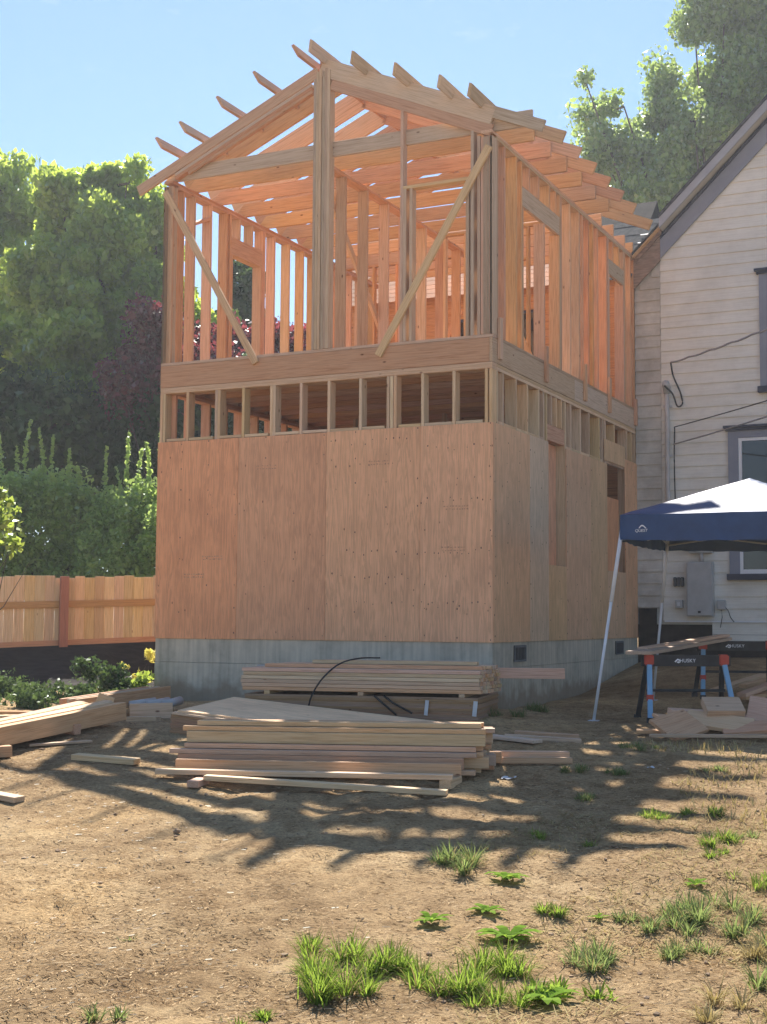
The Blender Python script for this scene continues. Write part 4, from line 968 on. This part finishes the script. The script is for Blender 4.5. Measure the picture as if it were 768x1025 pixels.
o=lumber('pale_offcut',FIRP,None,(-2.86,13.75,.73),(-2.71,13.78,.67),.04,.16); tag(o,'pale squarish offcut standing behind the long beams','offcut')
flat('form_board',-2.58,14.05,-2.15,14.12,T,.16,FIRP,'pale-topped board on edge at the foundation corner')
flat('board',-2.53,13.72,-2.20,13.55,.09,.05,FIRG,'grey short board in front of the pale-topped one')
for k,(x,y,a) in enumerate(((-2.5,14.35,.5),(-2.35,14.4,.8),(-2.22,14.5,1.0))):
    d=Vector((math.cos(a),math.sin(a),.12))*.28; q=Vector((x,y,.66))
    o=tube('pipe_offcut',GREYBOX,None,[q-d*.5,q+d*.5],.045,10); tag(o,['left grey pipe offcut by the foundation corner','middle grey pipe offcut by the foundation corner','right grey pipe offcut by the foundation corner'][k],'pipe')
flat('board',-2.05,14.35,-1.35,14.6,.1,.05,FIRG,'weathered board along the foundation behind the tilted plywood')
# fallen pieces far left
flat('board',-4.1,13.6,-3.2,14.1,.12,.04,FIRP,'pale board lying behind the long beams at far left')
flat('board',-4.3,13.9,-3.5,14.15,.10,.04,FIRO,'reddish board lying behind the long beams at far left')

# ------------------------------------------------------------------ sawhorses
def sawhorse(base,ang,label,word=True):
    t=empty('sawhorse',base,ang,label,'sawhorse','sawhorses by the canopy'); H=.66; Lh=.92
    bm=bmesh.new(); add_box(bm,-Lh/2,Lh/2,-.035,.035,H-.115,H); bmesh.ops.bevel(bm,geom=bm.edges[:],offset=.006,segments=2,affect='EDGES'); bar=bm_obj('beam',bm,BLACKP,t)
    for sx in (-1,1):
        bm=bmesh.new(); add_box(bm,sx*(Lh/2-.07)-.05,sx*(Lh/2-.07)+.05,-.05,.05,H-.105,H+.006); bmesh.ops.bevel(bm,geom=bm.edges[:],offset=.012,segments=2,affect='EDGES'); bm_obj('end_bracket',bm,REDP,t)
        for sy in (-1,1):
            lumber('leg',SAWBLUE if sy<0 else BLACKP,t,(sx*(Lh/2-.07),sy*.045,H-.10),(sx*(Lh/2-.02),sy*.25,.0),.05,.03,(0,1,0))
            bm=bmesh.new(); add_box(bm,-.032,.032,-.025,.025,0,.05); o=bm_obj('foot',bm,BLACKP,t); o.location=(sx*(Lh/2-.02),sy*.25,-.01)
        if sx<0:
            q=Vector((sx*(Lh/2-.07),-.045,H-.10)).lerp(Vector((sx*(Lh/2-.02),-.25,0)),.58)
            bm=bmesh.new(); add_box(bm,-.032,.032,-.022,.022,-.03,.03); o=bm_obj('leg_clip',bm,REDP,t); o.location=q
    lumber('spreader',BLACKP,t,(-Lh/2+.05,0,.30),(Lh/2-.05,0,.30),.02,.03)
    # white lettering and mark on the beam
    cu=bpy.data.curves.new('beam_lettering','FONT'); cu.body='HUSKY'; cu.size=.052; cu.extrude=.001; cu.align_x='LEFT'; cu.align_y='CENTER'; cu.space_character=1.05
    o=bpy.data.objects.new('tmp',cu); COL.objects.link(o); dg=bpy.context.evaluated_depsgraph_get(); me=bpy.data.meshes.new_from_object(o.evaluated_get(dg)); bpy.data.objects.remove(o)
    me.materials.clear(); lo=obj('beam_lettering',me,WHITEINK,bar); lo.location=(-.075,-.0365,H-.058); lo.rotation_euler=(rad(90),0,0)
    bm=bmesh.new()
    for pts in (((-.13,-.01),(-.085,.03),(-.05,.012),(-.062,-.004),(-.083,.010),(-.115,-.022)),((-.10,-.022),(-.08,-.006),(-.062,-.014),(-.07,-.034)),((-.052,.008),(-.042,-.004),(-.055,-.03),(-.066,-.024))):
        bm.faces.new([bm.verts.new((x,0,z)) for x,z in pts])
    lo=bm_obj('beam_mark',bm,WHITEINK,bar); lo.location=(-.03,-.0365,H-.058); lo.scale=(.75,1,.75)
    return t
sawhorse((3.10,14.03,.545),rad(4),'nearer black sawhorse with blue legs and orange brackets')
sawhorse((4.16,16.15,.66),rad(-2),'farther sawhorse behind, half hidden at the right edge')
o=lumber('plank',FIRG,None,(2.60,13.95,1.225),(4.02,16.3,1.345),.28,.035); tag(o,'wide plank laid across the two sawhorses','plank')
o=lumber('board',FIR,None,(2.72,14.35,1.26),(4.05,16.2,1.385),.12,.03); tag(o,'narrow board lying on the wide sawhorse plank','board')
# scrap pile
def scrap(c,z,ln,w,d,rz,rx,ry,label,mat=FIR):
    o=bpy.data.objects.new('wood_offcut',lumber_mesh(ln,w,d,mat)); COL.objects.link(o); o.location=(c[0],c[1],z); o.rotation_euler=(rad(rx),rad(ry),rad(rz)); return tag(o,label,'offcut','offcuts in the scrap pile')
zg=.535
scrap((2.72,12.62),zg+0.059,.46,.34,.036,36,30,-10,'square-cut offcut leaning at the left front of the scrap pile')
scrap((3.22,13.0),zg+0.204,.36,.24,.085,2,30,0,'thick block offcut tilted on top of the scrap pile',FIR)
scrap((3.13,12.82),zg+0.079,.62,.30,.038,-24,20,6,'dark broad offcut under the thick block in scrap pile',FIR)
scrap((3.38,12.66),zg+0.039,.50,.26,.038,-8,16,-5,'low offcut in front of the scrap pile centre',FIR)
scrap((3.74,12.9),zg+0.125,.62,.44,.045,-18,36,8,'wide panel offcut leaning at the right of the scrap pile',FIR)
scrap((2.96,13.2),zg+0.138,.42,.14,.06,6,6,3,'small offcut behind, left of the thick block',FIR)
scrap((2.80,12.95),zg+0.086,.5,.22,.03,28,14,6,'middle offcut behind the square-cut leaning one',FIR)
scrap((2.50,12.72),zg+-0.000,.30,.12,.03,-10,4,0,'thin offcut poking out left of the scrap pile',FIR)
scrap((3.05,12.36),zg-.01,1.3,.05,.03,0,0,0,'long lath along the front edge of the scrap pile',FIRG)
scrap((3.55,13.3),zg+0.066,.5,.25,.05,30,8,0,'rear offcut hidden low in the scrap pile',FIR)
for k,(x,y) in enumerate(((2.86,13.35),(3.05,13.4))):
    pass
# lumber behind the sawhorses
for k,(a,b,w) in enumerate((((3.95,16.4,.72),(5.3,17.4,1.02),.14),((4.15,15.9,.70),(5.2,16.6,.98),.14),((4.2,16.1,.66),(5.4,16.5,.80),.19),((4.3,16.4,.78),(5.4,17.6,.92),.1))):
    o=lumber('plank',FIR if k%2 else FIRP,None,a,b,w,.045); tag(o,['long plank slanting up behind the right sawhorse leg','thicker plank nearest in the heap behind the sawhorses','low plank at the bottom of heap behind the sawhorses','rear plank of the heap behind the sawhorses'][k],'plank')

# ------------------------------------------------------------------ canopy
ca=Vector((.40,.917,0)).normalized(); cb=Vector((.917,-.40,0)).normalized()
K0=Vector((2.455,14.12,0)); S=2.3; ZE,ZV,ZPK=2.645,2.385,3.10
CAN=empty('canopy_tent',(K0.x,K0.y,0),math.atan2(cb.y,cb.x),'navy pop-up canopy tent with white slanted legs by the house','canopy tent')
# local: x along cb, y along ca
bm=bmesh.new(); n=24
def ctop(i,j):
    x,y=i/n,j/n; a=max(abs(2*x-1),abs(2*y-1)); h=ZE+(ZPK-ZE)*(1-a)
    b_=abs(abs(2*x-1)-abs(2*y-1)); h-=.05*math.sin(math.pi*min(1,a))*min(1,b_*1.5)
    h+=.012*noise.noise((x*7,y*7,3))*(1-.3*a)
    return (x*S,y*S,h)
g=[[bm.verts.new(ctop(i,j)) for i in range(n+1)] for j in range(n+1)]
for j in range(n):
    for i in range(n): bm.faces.new((g[j][i],g[j][i+1],g[j+1][i+1],g[j+1][i]))
cov=bm_obj('cover',bm,CANOPY,CAN)
for p_ in cov.data.polygons: p_.use_smooth=True
bm=bmesh.new(); m=28; per=[]
for s in range(4):
    for i in range(m):
        t_=i/m; q=[(t_*S,0),(S,t_*S),((1-t_)*S,S),(0,(1-t_)*S)][s]; sgn=[(0,-1),(1,0),(0,1),(-1,0)][s]
        sagv=math.sin(math.pi*t_); wv=.018*math.sin(t_*17+s)*sagv
        per.append((q,sgn,sagv,wv))
top=[bm.verts.new((q[0],q[1],ZE-.05*math.sin(math.pi*0)+0)) for q,sg,sv,wv in per]
midv=[bm.verts.new((q[0]+sg[0]*(.012+wv*.5),q[1]+sg[1]*(.012+wv*.5),(ZE+ZV)/2-.01*sv)) for q,sg,sv,wv in per]
bot=[bm.verts.new((q[0]+sg[0]*(.018+wv),q[1]+sg[1]*(.018+wv),ZV-.022*sv+.006*math.sin(i*1.7))) for i,(q,sg,sv,wv) in enumerate(per)]
for a_,b_ in ((top,midv),(midv,bot)):
    for i in range(len(per)):
        k=(i+1)%len(per); bm.faces.new((a_[i],a_[k],b_[k],b_[i]))
val=bm_obj('valance',bm,CANOPY,CAN)
for p_ in val.data.polygons: p_.use_smooth=True
for (x,y) in ((0,0),(S,0),(S,S),(0,S)):
    dx=-.23 if x==0 else .23; dy=-.23 if y==0 else .23
    a=Vector((x+(.03 if x==0 else -.03),y+(.03 if y==0 else -.03),ZE-.03)); 
    wx,wy=x+dx,y+dy; wd=K0+cb*wx+ca*wy; zg_=gz(wd.x,wd.y)
    b=Vector((wx,wy,zg_+.01)); mid=a.lerp(b,.42)
    leg=tube('leg',LEGW,CAN,[a,mid],.021,8)
    tube('lower_leg',LEGW,leg,[mid-(b-a)*.03,b],.016,8)
    bm=bmesh.new(); add_box(bm,-.05,.05,-.05,.05,0,.008); o=bm_obj('foot_plate',bm,LEGW,leg); o.location=(b.x,b.y,b.z-.01)
for (x0,y0,x1,y1) in ((.03,.03,S-.03,.03),(S-.03,.03,S-.03,S-.03),(S-.03,S-.03,.03,S-.03),(.03,S-.03,.03,.03)):
    a=Vector((x0,y0,0)); b=Vector((x1,y1,0)); bm=bmesh.new()
    for k in range(2):
        q0=a.lerp(b,k*.5); q1=a.lerp(b,k*.5+.5)
        add_tube(bm,[q0+Vector((0,0,ZE-.05)),q1+Vector((0,0,ZE-.20))],.010,6); add_tube(bm,[q0+Vector((.004,.004,ZE-.20)),q1+Vector((.004,.004,ZE-.05))],.010,6)
    bm_obj('truss_bar',bm,GREYBOX,CAN)
# white mark and lettering on the valance: small peak over a short word
cu=bpy.data.curves.new('w','FONT'); cu.body='QUEST'; cu.size=.042; cu.extrude=.001; cu.align_x='CENTER'; cu.align_y='CENTER'; cu.shear=.2
o=bpy.data.objects.new('tmp',cu); COL.objects.link(o); dg=bpy.context.evaluated_depsgraph_get(); me=bpy.data.meshes.new_from_object(o.evaluated_get(dg)); bpy.data.objects.remove(o)
me.materials.clear(); lo=obj('valance_lettering',me,WHITEINK,val); lo.location=(.225,-.030,2.475); lo.rotation_euler=(rad(90),0,0)
bm=bmesh.new()
for pts in (((-.045,0),(-.02,.035),(.0,.045),(.022,.038),(.06,-.002),(.045,-.002),(.018,.022),(.0,.027),(-.012,.022),(-.03,0)),):
    bm.faces.new([bm.verts.new((x,0,z)) for x,z in pts])
lo=bm_obj('valance_mark',bm,WHITEINK,val); lo.location=(.235,-.030,2.500); lo.scale=(.8,.8,.8)

# ------------------------------------------------------------------ grass and weeds
def tuft(X,Y,r,h,n,mat,label,group='grass tufts on the dirt',flop=1.0,w=.0062,cat='grass tuft',name='grass_tuft'):
    """a few crowns of arching blades fanning outward, with dead straw at the base"""
    r*=1.25; h*=.80; n=int(n*2.3); z0=gz(X,Y); V=[]; nc=max(1,int((r/.058)**1.35)); cs=[]
    for k in range(nc):
        a=R_.uniform(0,6.283); q=r*.80*math.sqrt(R_.random()) if nc>1 else 0
        cs.append((q*math.cos(a),q*math.sin(a),R_.uniform(.65,1.1)))
    for i in range(n):
        cx_,cy_,sc=cs[i%nc]; a=R_.uniform(0,6.283); rr=abs(R_.gauss(0,.022))
        bx,by=cx_+rr*math.cos(a),cy_+rr*math.sin(a); a2=a+R_.gauss(0,.55)
        hh=h*1.35*sc*R_.uniform(.35,1.1); lean=flop*R_.uniform(.25,1.45)
        ww=w*R_.uniform(.6,1.35); pts=[]; ph=R_.uniform(-.5,.5)
        for k in range(6):
            t=k/5; th=min(2.3,.15+lean*1.25*t); 
            if k==0: p=(bx,by,0.)
            else:
                L=hh/5; p=(pts[-1][0]+math.cos(a2+ph*t)*math.sin(th)*L,pts[-1][1]+math.sin(a2+ph*t)*math.sin(th)*L,max(pts[-1][2]+math.cos(th)*L,.004))
            pts.append(p)
        sx,sy=-math.sin(a2),math.cos(a2); wid=[ww*.8,ww,ww,ww*.8,ww*.5,ww*.05]
        for k in range(5):
            p0,p1=pts[k],pts[k+1]; a0,a1=wid[k]/2,wid[k+1]/2
            V.append([(p0[0]-sx*a0,p0[1]-sy*a0,p0[2]),(p0[0]+sx*a0,p0[1]+sy*a0,p0[2]),(p1[0]+sx*a1,p1[1]+sy*a1,p1[2]),(p1[0]-sx*a1,p1[1]-sy*a1,p1[2])])
    me=quads_mesh(name,np.array(V),mat); me.materials.append(GRASSD)
    mi=np.zeros(len(V),np.int32)
    for i in range(n):
        if R_.random()<.16: mi[i*5:i*5+5]=1
    me.polygons.foreach_set('material_index',mi)
    o=obj(name,me); o.location=(X,Y,z0-.012); return tag(o,label,cat,group)
def weed(X,Y,r,n,label):
    V=[]
    for i in range(n):
        a=i*2.4+R_.uniform(-.3,.3); ln=r*R_.uniform(.6,1.1); w=ln*.17; rise=R_.uniform(.15,.55)
        d=(math.cos(a),math.sin(a)); s=(-d[1],d[0]); pr=None
        for k in range(5):
            t=k/4; q=(d[0]*ln*t,d[1]*ln*t,ln*(rise*1.6*t-rise*1.1*t*t)+.01); hw=w*(.25,.8,1.05,.8,.08)[k]
            cur=[(q[0]-s[0]*hw,q[1]-s[1]*hw,q[2]+hw*.3),(q[0]+s[0]*hw,q[1]+s[1]*hw,q[2]+hw*.3)]
            if pr: V.append([pr[0],pr[1],cur[1],cur[0]])
            pr=cur
    o=obj('weed',quads_mesh('weed',np.array(V),WEED)); o.location=(X,Y,gz(X,Y)); return tag(o,label,'weed','leafy weeds on the dirt')
tuft(-.16,5.78,.26,.155,420,GRASSM,'largest lush grass tuft at the bottom, leftmost of the cluster',flop=.75)
tuft(-.12,6.22,.20,.16,300,GRASSM,'dense tall tuft behind the largest bottom tuft')
tuft(.10,6.12,.17,.155,260,GRASSM,'upright grass tuft in the middle of the bottom cluster')
tuft(.30,5.95,.19,.17,280,GRASSM,'rounded grass tuft right of centre in the bottom cluster')
tuft(.55,6.28,.17,.17,220,GRASSM,'grass tuft at the right end of the bottom cluster')
tuft(.52,5.72,.16,.13,170,GRASSM,'low grass tuft at the bottom right of the cluster',flop=.9)
tuft(.80,5.85,.15,.09,120,GRASSM,'flat dark grass tuft right of the bottom cluster',flop=1.1,w=.014)
tuft(-.30,6.5,.10,.11,90,GRASSM,'small grass tuft at the top left of the bottom cluster')
tuft(.46,8.05,.17,.17,240,GRASSG,'grey-green tuft just below the shadow edge')
tuft(.98,8.75,.08,.09,80,GRASSM,'small bright tuft beside the roof shadow tip')
tuft(1.29,8.6,.06,.05,50,GRASSM,'tiny bright tuft right of the roof shadow tip')
tuft(.89,7.17,.10,.10,120,GRASSM,'small round tuft between weeds and grey grass')
tuft(1.02,6.40,.20,.13,260,GRASSG,'pale flopped tuft left of the two grey tufts',flop=1.0)
tuft(1.40,6.98,.22,.12,280,GRASSG,'wide pale tuft with silvery flopped blades at right',flop=1.0)
tuft(1.43,6.5,.13,.10,130,GRASSG,'smaller silvery tuft below the wide pale one',flop=1.0)
tuft(1.85,7.05,.36,.15,420,GRASSG,'broad grassy mat at the right edge',flop=1.1)
tuft(1.95,6.72,.25,.13,240,GRASSG,'second grassy mat below the broad one at right',flop=1.1)
tuft(2.13,7.7,.18,.11,160,GRASSM,'green tuft above the broad right-edge mat',flop=.9)
tuft(1.80,6.35,.18,.15,170,GRASSD,'dry straw-coloured tuft at the right edge',flop=1.1)
tuft(1.50,5.55,.28,.12,260,GRASSD,'dry flattened grass patch at the bottom right corner',flop=1.2)
tuft(1.75,5.9,.17,.14,150,GRASSG,'green tuft at the lower right edge',flop=.9)
tuft(1.92,9.42,.16,.10,180,GRASSM,'dark bushy tuft right of the shadow, upper left one')
tuft(2.22,9.58,.15,.10,170,GRASSM,'dark bushy tuft right of the shadow, upper right one')
tuft(2.05,8.62,.15,.12,170,GRASSM,'dark tuft lowest of those right of the shadow')
tuft(2.32,8.75,.14,.08,120,GRASSG,'low greyish tuft at right beside the dark tuft',flop=.9)
tuft(1.98,8.3,.09,.07,80,GRASSM,'tiny dark tuft under the lowest dark tuft')
tuft(-.51,5.40,.10,.06,110,GRASSM,'small low tuft at the bottom edge left of centre')
tuft(-1.05,5.42,.09,.08,60,GRASSG,'sparse tuft at the bottom left edge')
tuft(-1.18,6.6,.06,.04,30,GRASSG,'sparse tiny sprig alone on the left dirt')
tuft(1.55,11.0,.12,.09,120,GRASSG,'dull shaded tuft on the dirt right of front pile')
tuft(1.9,10.9,.13,.08,120,GRASSG,'second dull shaded tuft right of front pile')
tuft(2.2,11.9,.16,.09,150,GRASSG,'shaded tuft left of the scrap pile')
tuft(1.55,10.1,.12,.09,120,GRASSG,'shaded tuft midway between pile and grass at right')
tuft(2.6,10.9,.12,.09,110,GRASSG,'sunlit dull tuft below the scrap pile')
tuft(1.25,14.25,.20,.14,150,GRASSG,'weedy tuft at the foot of the concrete corner')
tuft(1.75,15.15,.20,.14,140,GRASSG,'weedy tuft along the right foundation wall')
weed(.25,6.95,.11,16,'leafy weed rosette on bare dirt above the grass cluster, leftmost')
weed(.54,7.12,.11,16,'bright leafy weed rosette, uppermost of the weeds')
weed(.62,6.72,.16,22,'largest leafy weed rosette just above the grass cluster')
weed(.70,7.75,.13,16,'pale weed rosette right of the grey-green tuft')
weed(1.10,7.05,.06,8,'small bright weed left of the wide pale tuft')
weed(.68,5.75,.14,16,'dark leafy weed at the right of the bottom cluster')
weed(1.72,7.6,.09,10,'small weed above the broad right mat')
# thin dry grass fringe round the scrap pile
def drygrass():
    V=[]
    for i in range(2600):
        X=R_.uniform(2.2,4.2); Y=R_.uniform(8.5,12.3); 
        if noise.noise((X*1.2,Y*1.2,5))<-.05: continue
        z=gz(X,Y); a=R_.uniform(0,6.28); h=R_.uniform(.02,.07); d=R_.uniform(.02,.06); w=.005
        sx,sy=-math.sin(a)*w,math.cos(a)*w
        V.append([(X-sx,Y-sy,z),(X+sx,Y+sy,z),(X+sx*.3+math.cos(a)*d,Y+sy*.3+math.sin(a)*d,z+h),(X-sx*.3+math.cos(a)*d,Y-sy*.3+math.sin(a)*d,z+h)])
    o=obj('dry_grass',quads_mesh('dry_grass',np.array(V),GRASSD)); tag(o,'short dry grass on the sunlit dirt before the scrap pile','dry grass',kind='stuff')
drygrass()
def drymat():
    V=[]
    for i in range(9000):
        Y=R_.uniform(5.0,9.5); X=R_.uniform(.3,.32*Y+.2); k=noise.noise((X*1.1+2,Y*1.1,9))+.55*(X-.9)
        if k<.05: continue
        z=gz(X,Y)+.004; a=R_.uniform(0,6.28); h=R_.uniform(.004,.03); d=R_.uniform(.03,.09); w=.0028
        sx,sy=-math.sin(a)*w,math.cos(a)*w; cx_,cy_=math.cos(a)*d,math.sin(a)*d
        V.append([(X-sx,Y-sy,z),(X+sx,Y+sy,z),(X+sx*.4+cx_,Y+sy*.4+cy_,z+h),(X-sx*.4+cx_,Y-sy*.4+cy_,z+h)])
    o=obj('dry_grass_mat',quads_mesh('dry_grass_mat',np.array(V),GRASSD)); tag(o,'matted dead grass over the dirt at lower right','dry grass',kind='stuff')
drymat()
def paper(X,Y,s,label):
    bm=bmesh.new(); bmesh.ops.create_grid(bm,x_segments=5,y_segments=5,size=s)
    for v in bm.verts: v.co.z=.02*noise.noise((v.co.x*22+X,v.co.y*22,1))+.012; v.co.y*=.6
    o=bm_obj('paper_scrap',bm,PAPER); o.location=(X,Y,gz(X,Y)); o.rotation_euler=(0,0,X); tag(o,label,'paper scrap')
paper(.98,10.75,.07,'crumpled pale paper scrap on shaded dirt right of the front pile')
paper(2.15,11.0,.035,'small white litter at the sunlit edge below the scrap pile')

# ------------------------------------------------------------------ air: haze box added to stand in for lens veiling glare
bm=bmesh.new(); add_box(bm,-420,420,-420,420,-1.5,24.5)
hm=bpy.data.materials.new('glare_haze'); hm.use_nodes=True; hn=hm.node_tree; hn.nodes.clear()
ho=hn.nodes.new('ShaderNodeOutputMaterial'); hv=hn.nodes.new('ShaderNodeVolumePrincipled')
hv.inputs['Color'].default_value=(.90,.94,1,1); hv.inputs['Density'].default_value=.0010; hv.inputs['Anisotropy'].default_value=.5
hn.links.new(hv.outputs[0],ho.inputs['Volume'])
tag(bm_obj('haze',bm,hm),'thin pale added haze standing in for lens glare','haze',kind='stuff')

# ------------------------------------------------------------------ light, sky, camera
sd=Vector((-.0095,.682,.731)).normalized()
el=math.asin(sd.z); az=math.atan2(sd.x,sd.y)
sun=bpy.data.lights.new('sun','SUN'); sun.energy=4.8; sun.angle=rad(.55); sun.color=(1,.94,.85)
so=bpy.data.objects.new('sun',sun); COL.objects.link(so); so.rotation_euler=(-sd).to_track_quat('-Z','Y').to_euler(); so.location=(5,30,30)
w=bpy.data.worlds.new('World'); scene.world=w; w.use_nodes=True; nt=w.node_tree
bg=nt.nodes['Background']; sky=nt.nodes.new('ShaderNodeTexSky'); sky.sky_type='NISHITA'; sky.sun_disc=False
sky.sun_elevation=el; sky.sun_rotation=az; sky.air_density=1.0; sky.dust_density=.0; sky.ozone_density=3.0; sky.altitude=60
tn=nt.nodes.new('ShaderNodeMix'); tn.data_type='RGBA'; tn.blend_type='MULTIPLY'; tn.inputs[0].default_value=1
gm=nt.nodes.new('ShaderNodeGamma'); gm.inputs[1].default_value=.75; hs=nt.nodes.new('ShaderNodeHueSaturation'); hs.inputs['Saturation'].default_value=1.08
nt.links.new(sky.outputs[0],gm.inputs[0]); nt.links.new(gm.outputs[0],hs.inputs['Color']); nt.links.new(hs.outputs[0],tn.inputs[6]); tn.inputs[7].default_value=(.86,.93,1.03,1)
# a few faint high wisps of cloud
tcw=nt.nodes.new('ShaderNodeTexCoord'); mpw=nt.nodes.new('ShaderNodeMapping'); mpw.inputs['Scale'].default_value=(9,9,26)
nt.links.new(tcw.outputs['Generated'],mpw.inputs['Vector']); nzw=nt.nodes.new('ShaderNodeTexNoise'); nzw.inputs['Scale'].default_value=2.6; nzw.inputs['Detail'].default_value=6
nt.links.new(mpw.outputs[0],nzw.inputs['Vector'])
rw=ramp(nt,[(.66,(0,0,0)),(.80,(.14,.14,.14))]); nt.links.new(nzw.outputs['Fac'],rw.inputs[0])
cw=mix(nt,rw.outputs[0],tn.outputs[2],(4.2,4.3,4.4))
nt.links.new(cw,bg.inputs['Color']); bg.inputs['Strength'].default_value=.102
cam=bpy.data.cameras.new('camera'); co=bpy.data.objects.new('camera',cam); COL.objects.link(co); scene.camera=co
cam.sensor_fit='VERTICAL'; cam.sensor_height=36; cam.lens=36*1365.7/1025; cam.clip_start=.1; cam.clip_end=2000
co.location=(0,0,1.55)
pitch=.0785; roll=.0061
co.rotation_mode='QUATERNION'
Mq=Matrix.Rotation(rad(90)+pitch,4,'X')@Matrix.Rotation(roll,4,'Z')
co.rotation_quaternion=Mq.to_quaternion()
scene.view_settings.view_transform='Standard'; scene.view_settings.look='None'; scene.view_settings.exposure=1.34; scene.view_settings.gamma=1
scene.render.engine='CYCLES'
scene.cycles.max_bounces=10; scene.cycles.diffuse_bounces=6; scene.cycles.transmission_bounces=6; scene.cycles.transparent_max_bounces=8
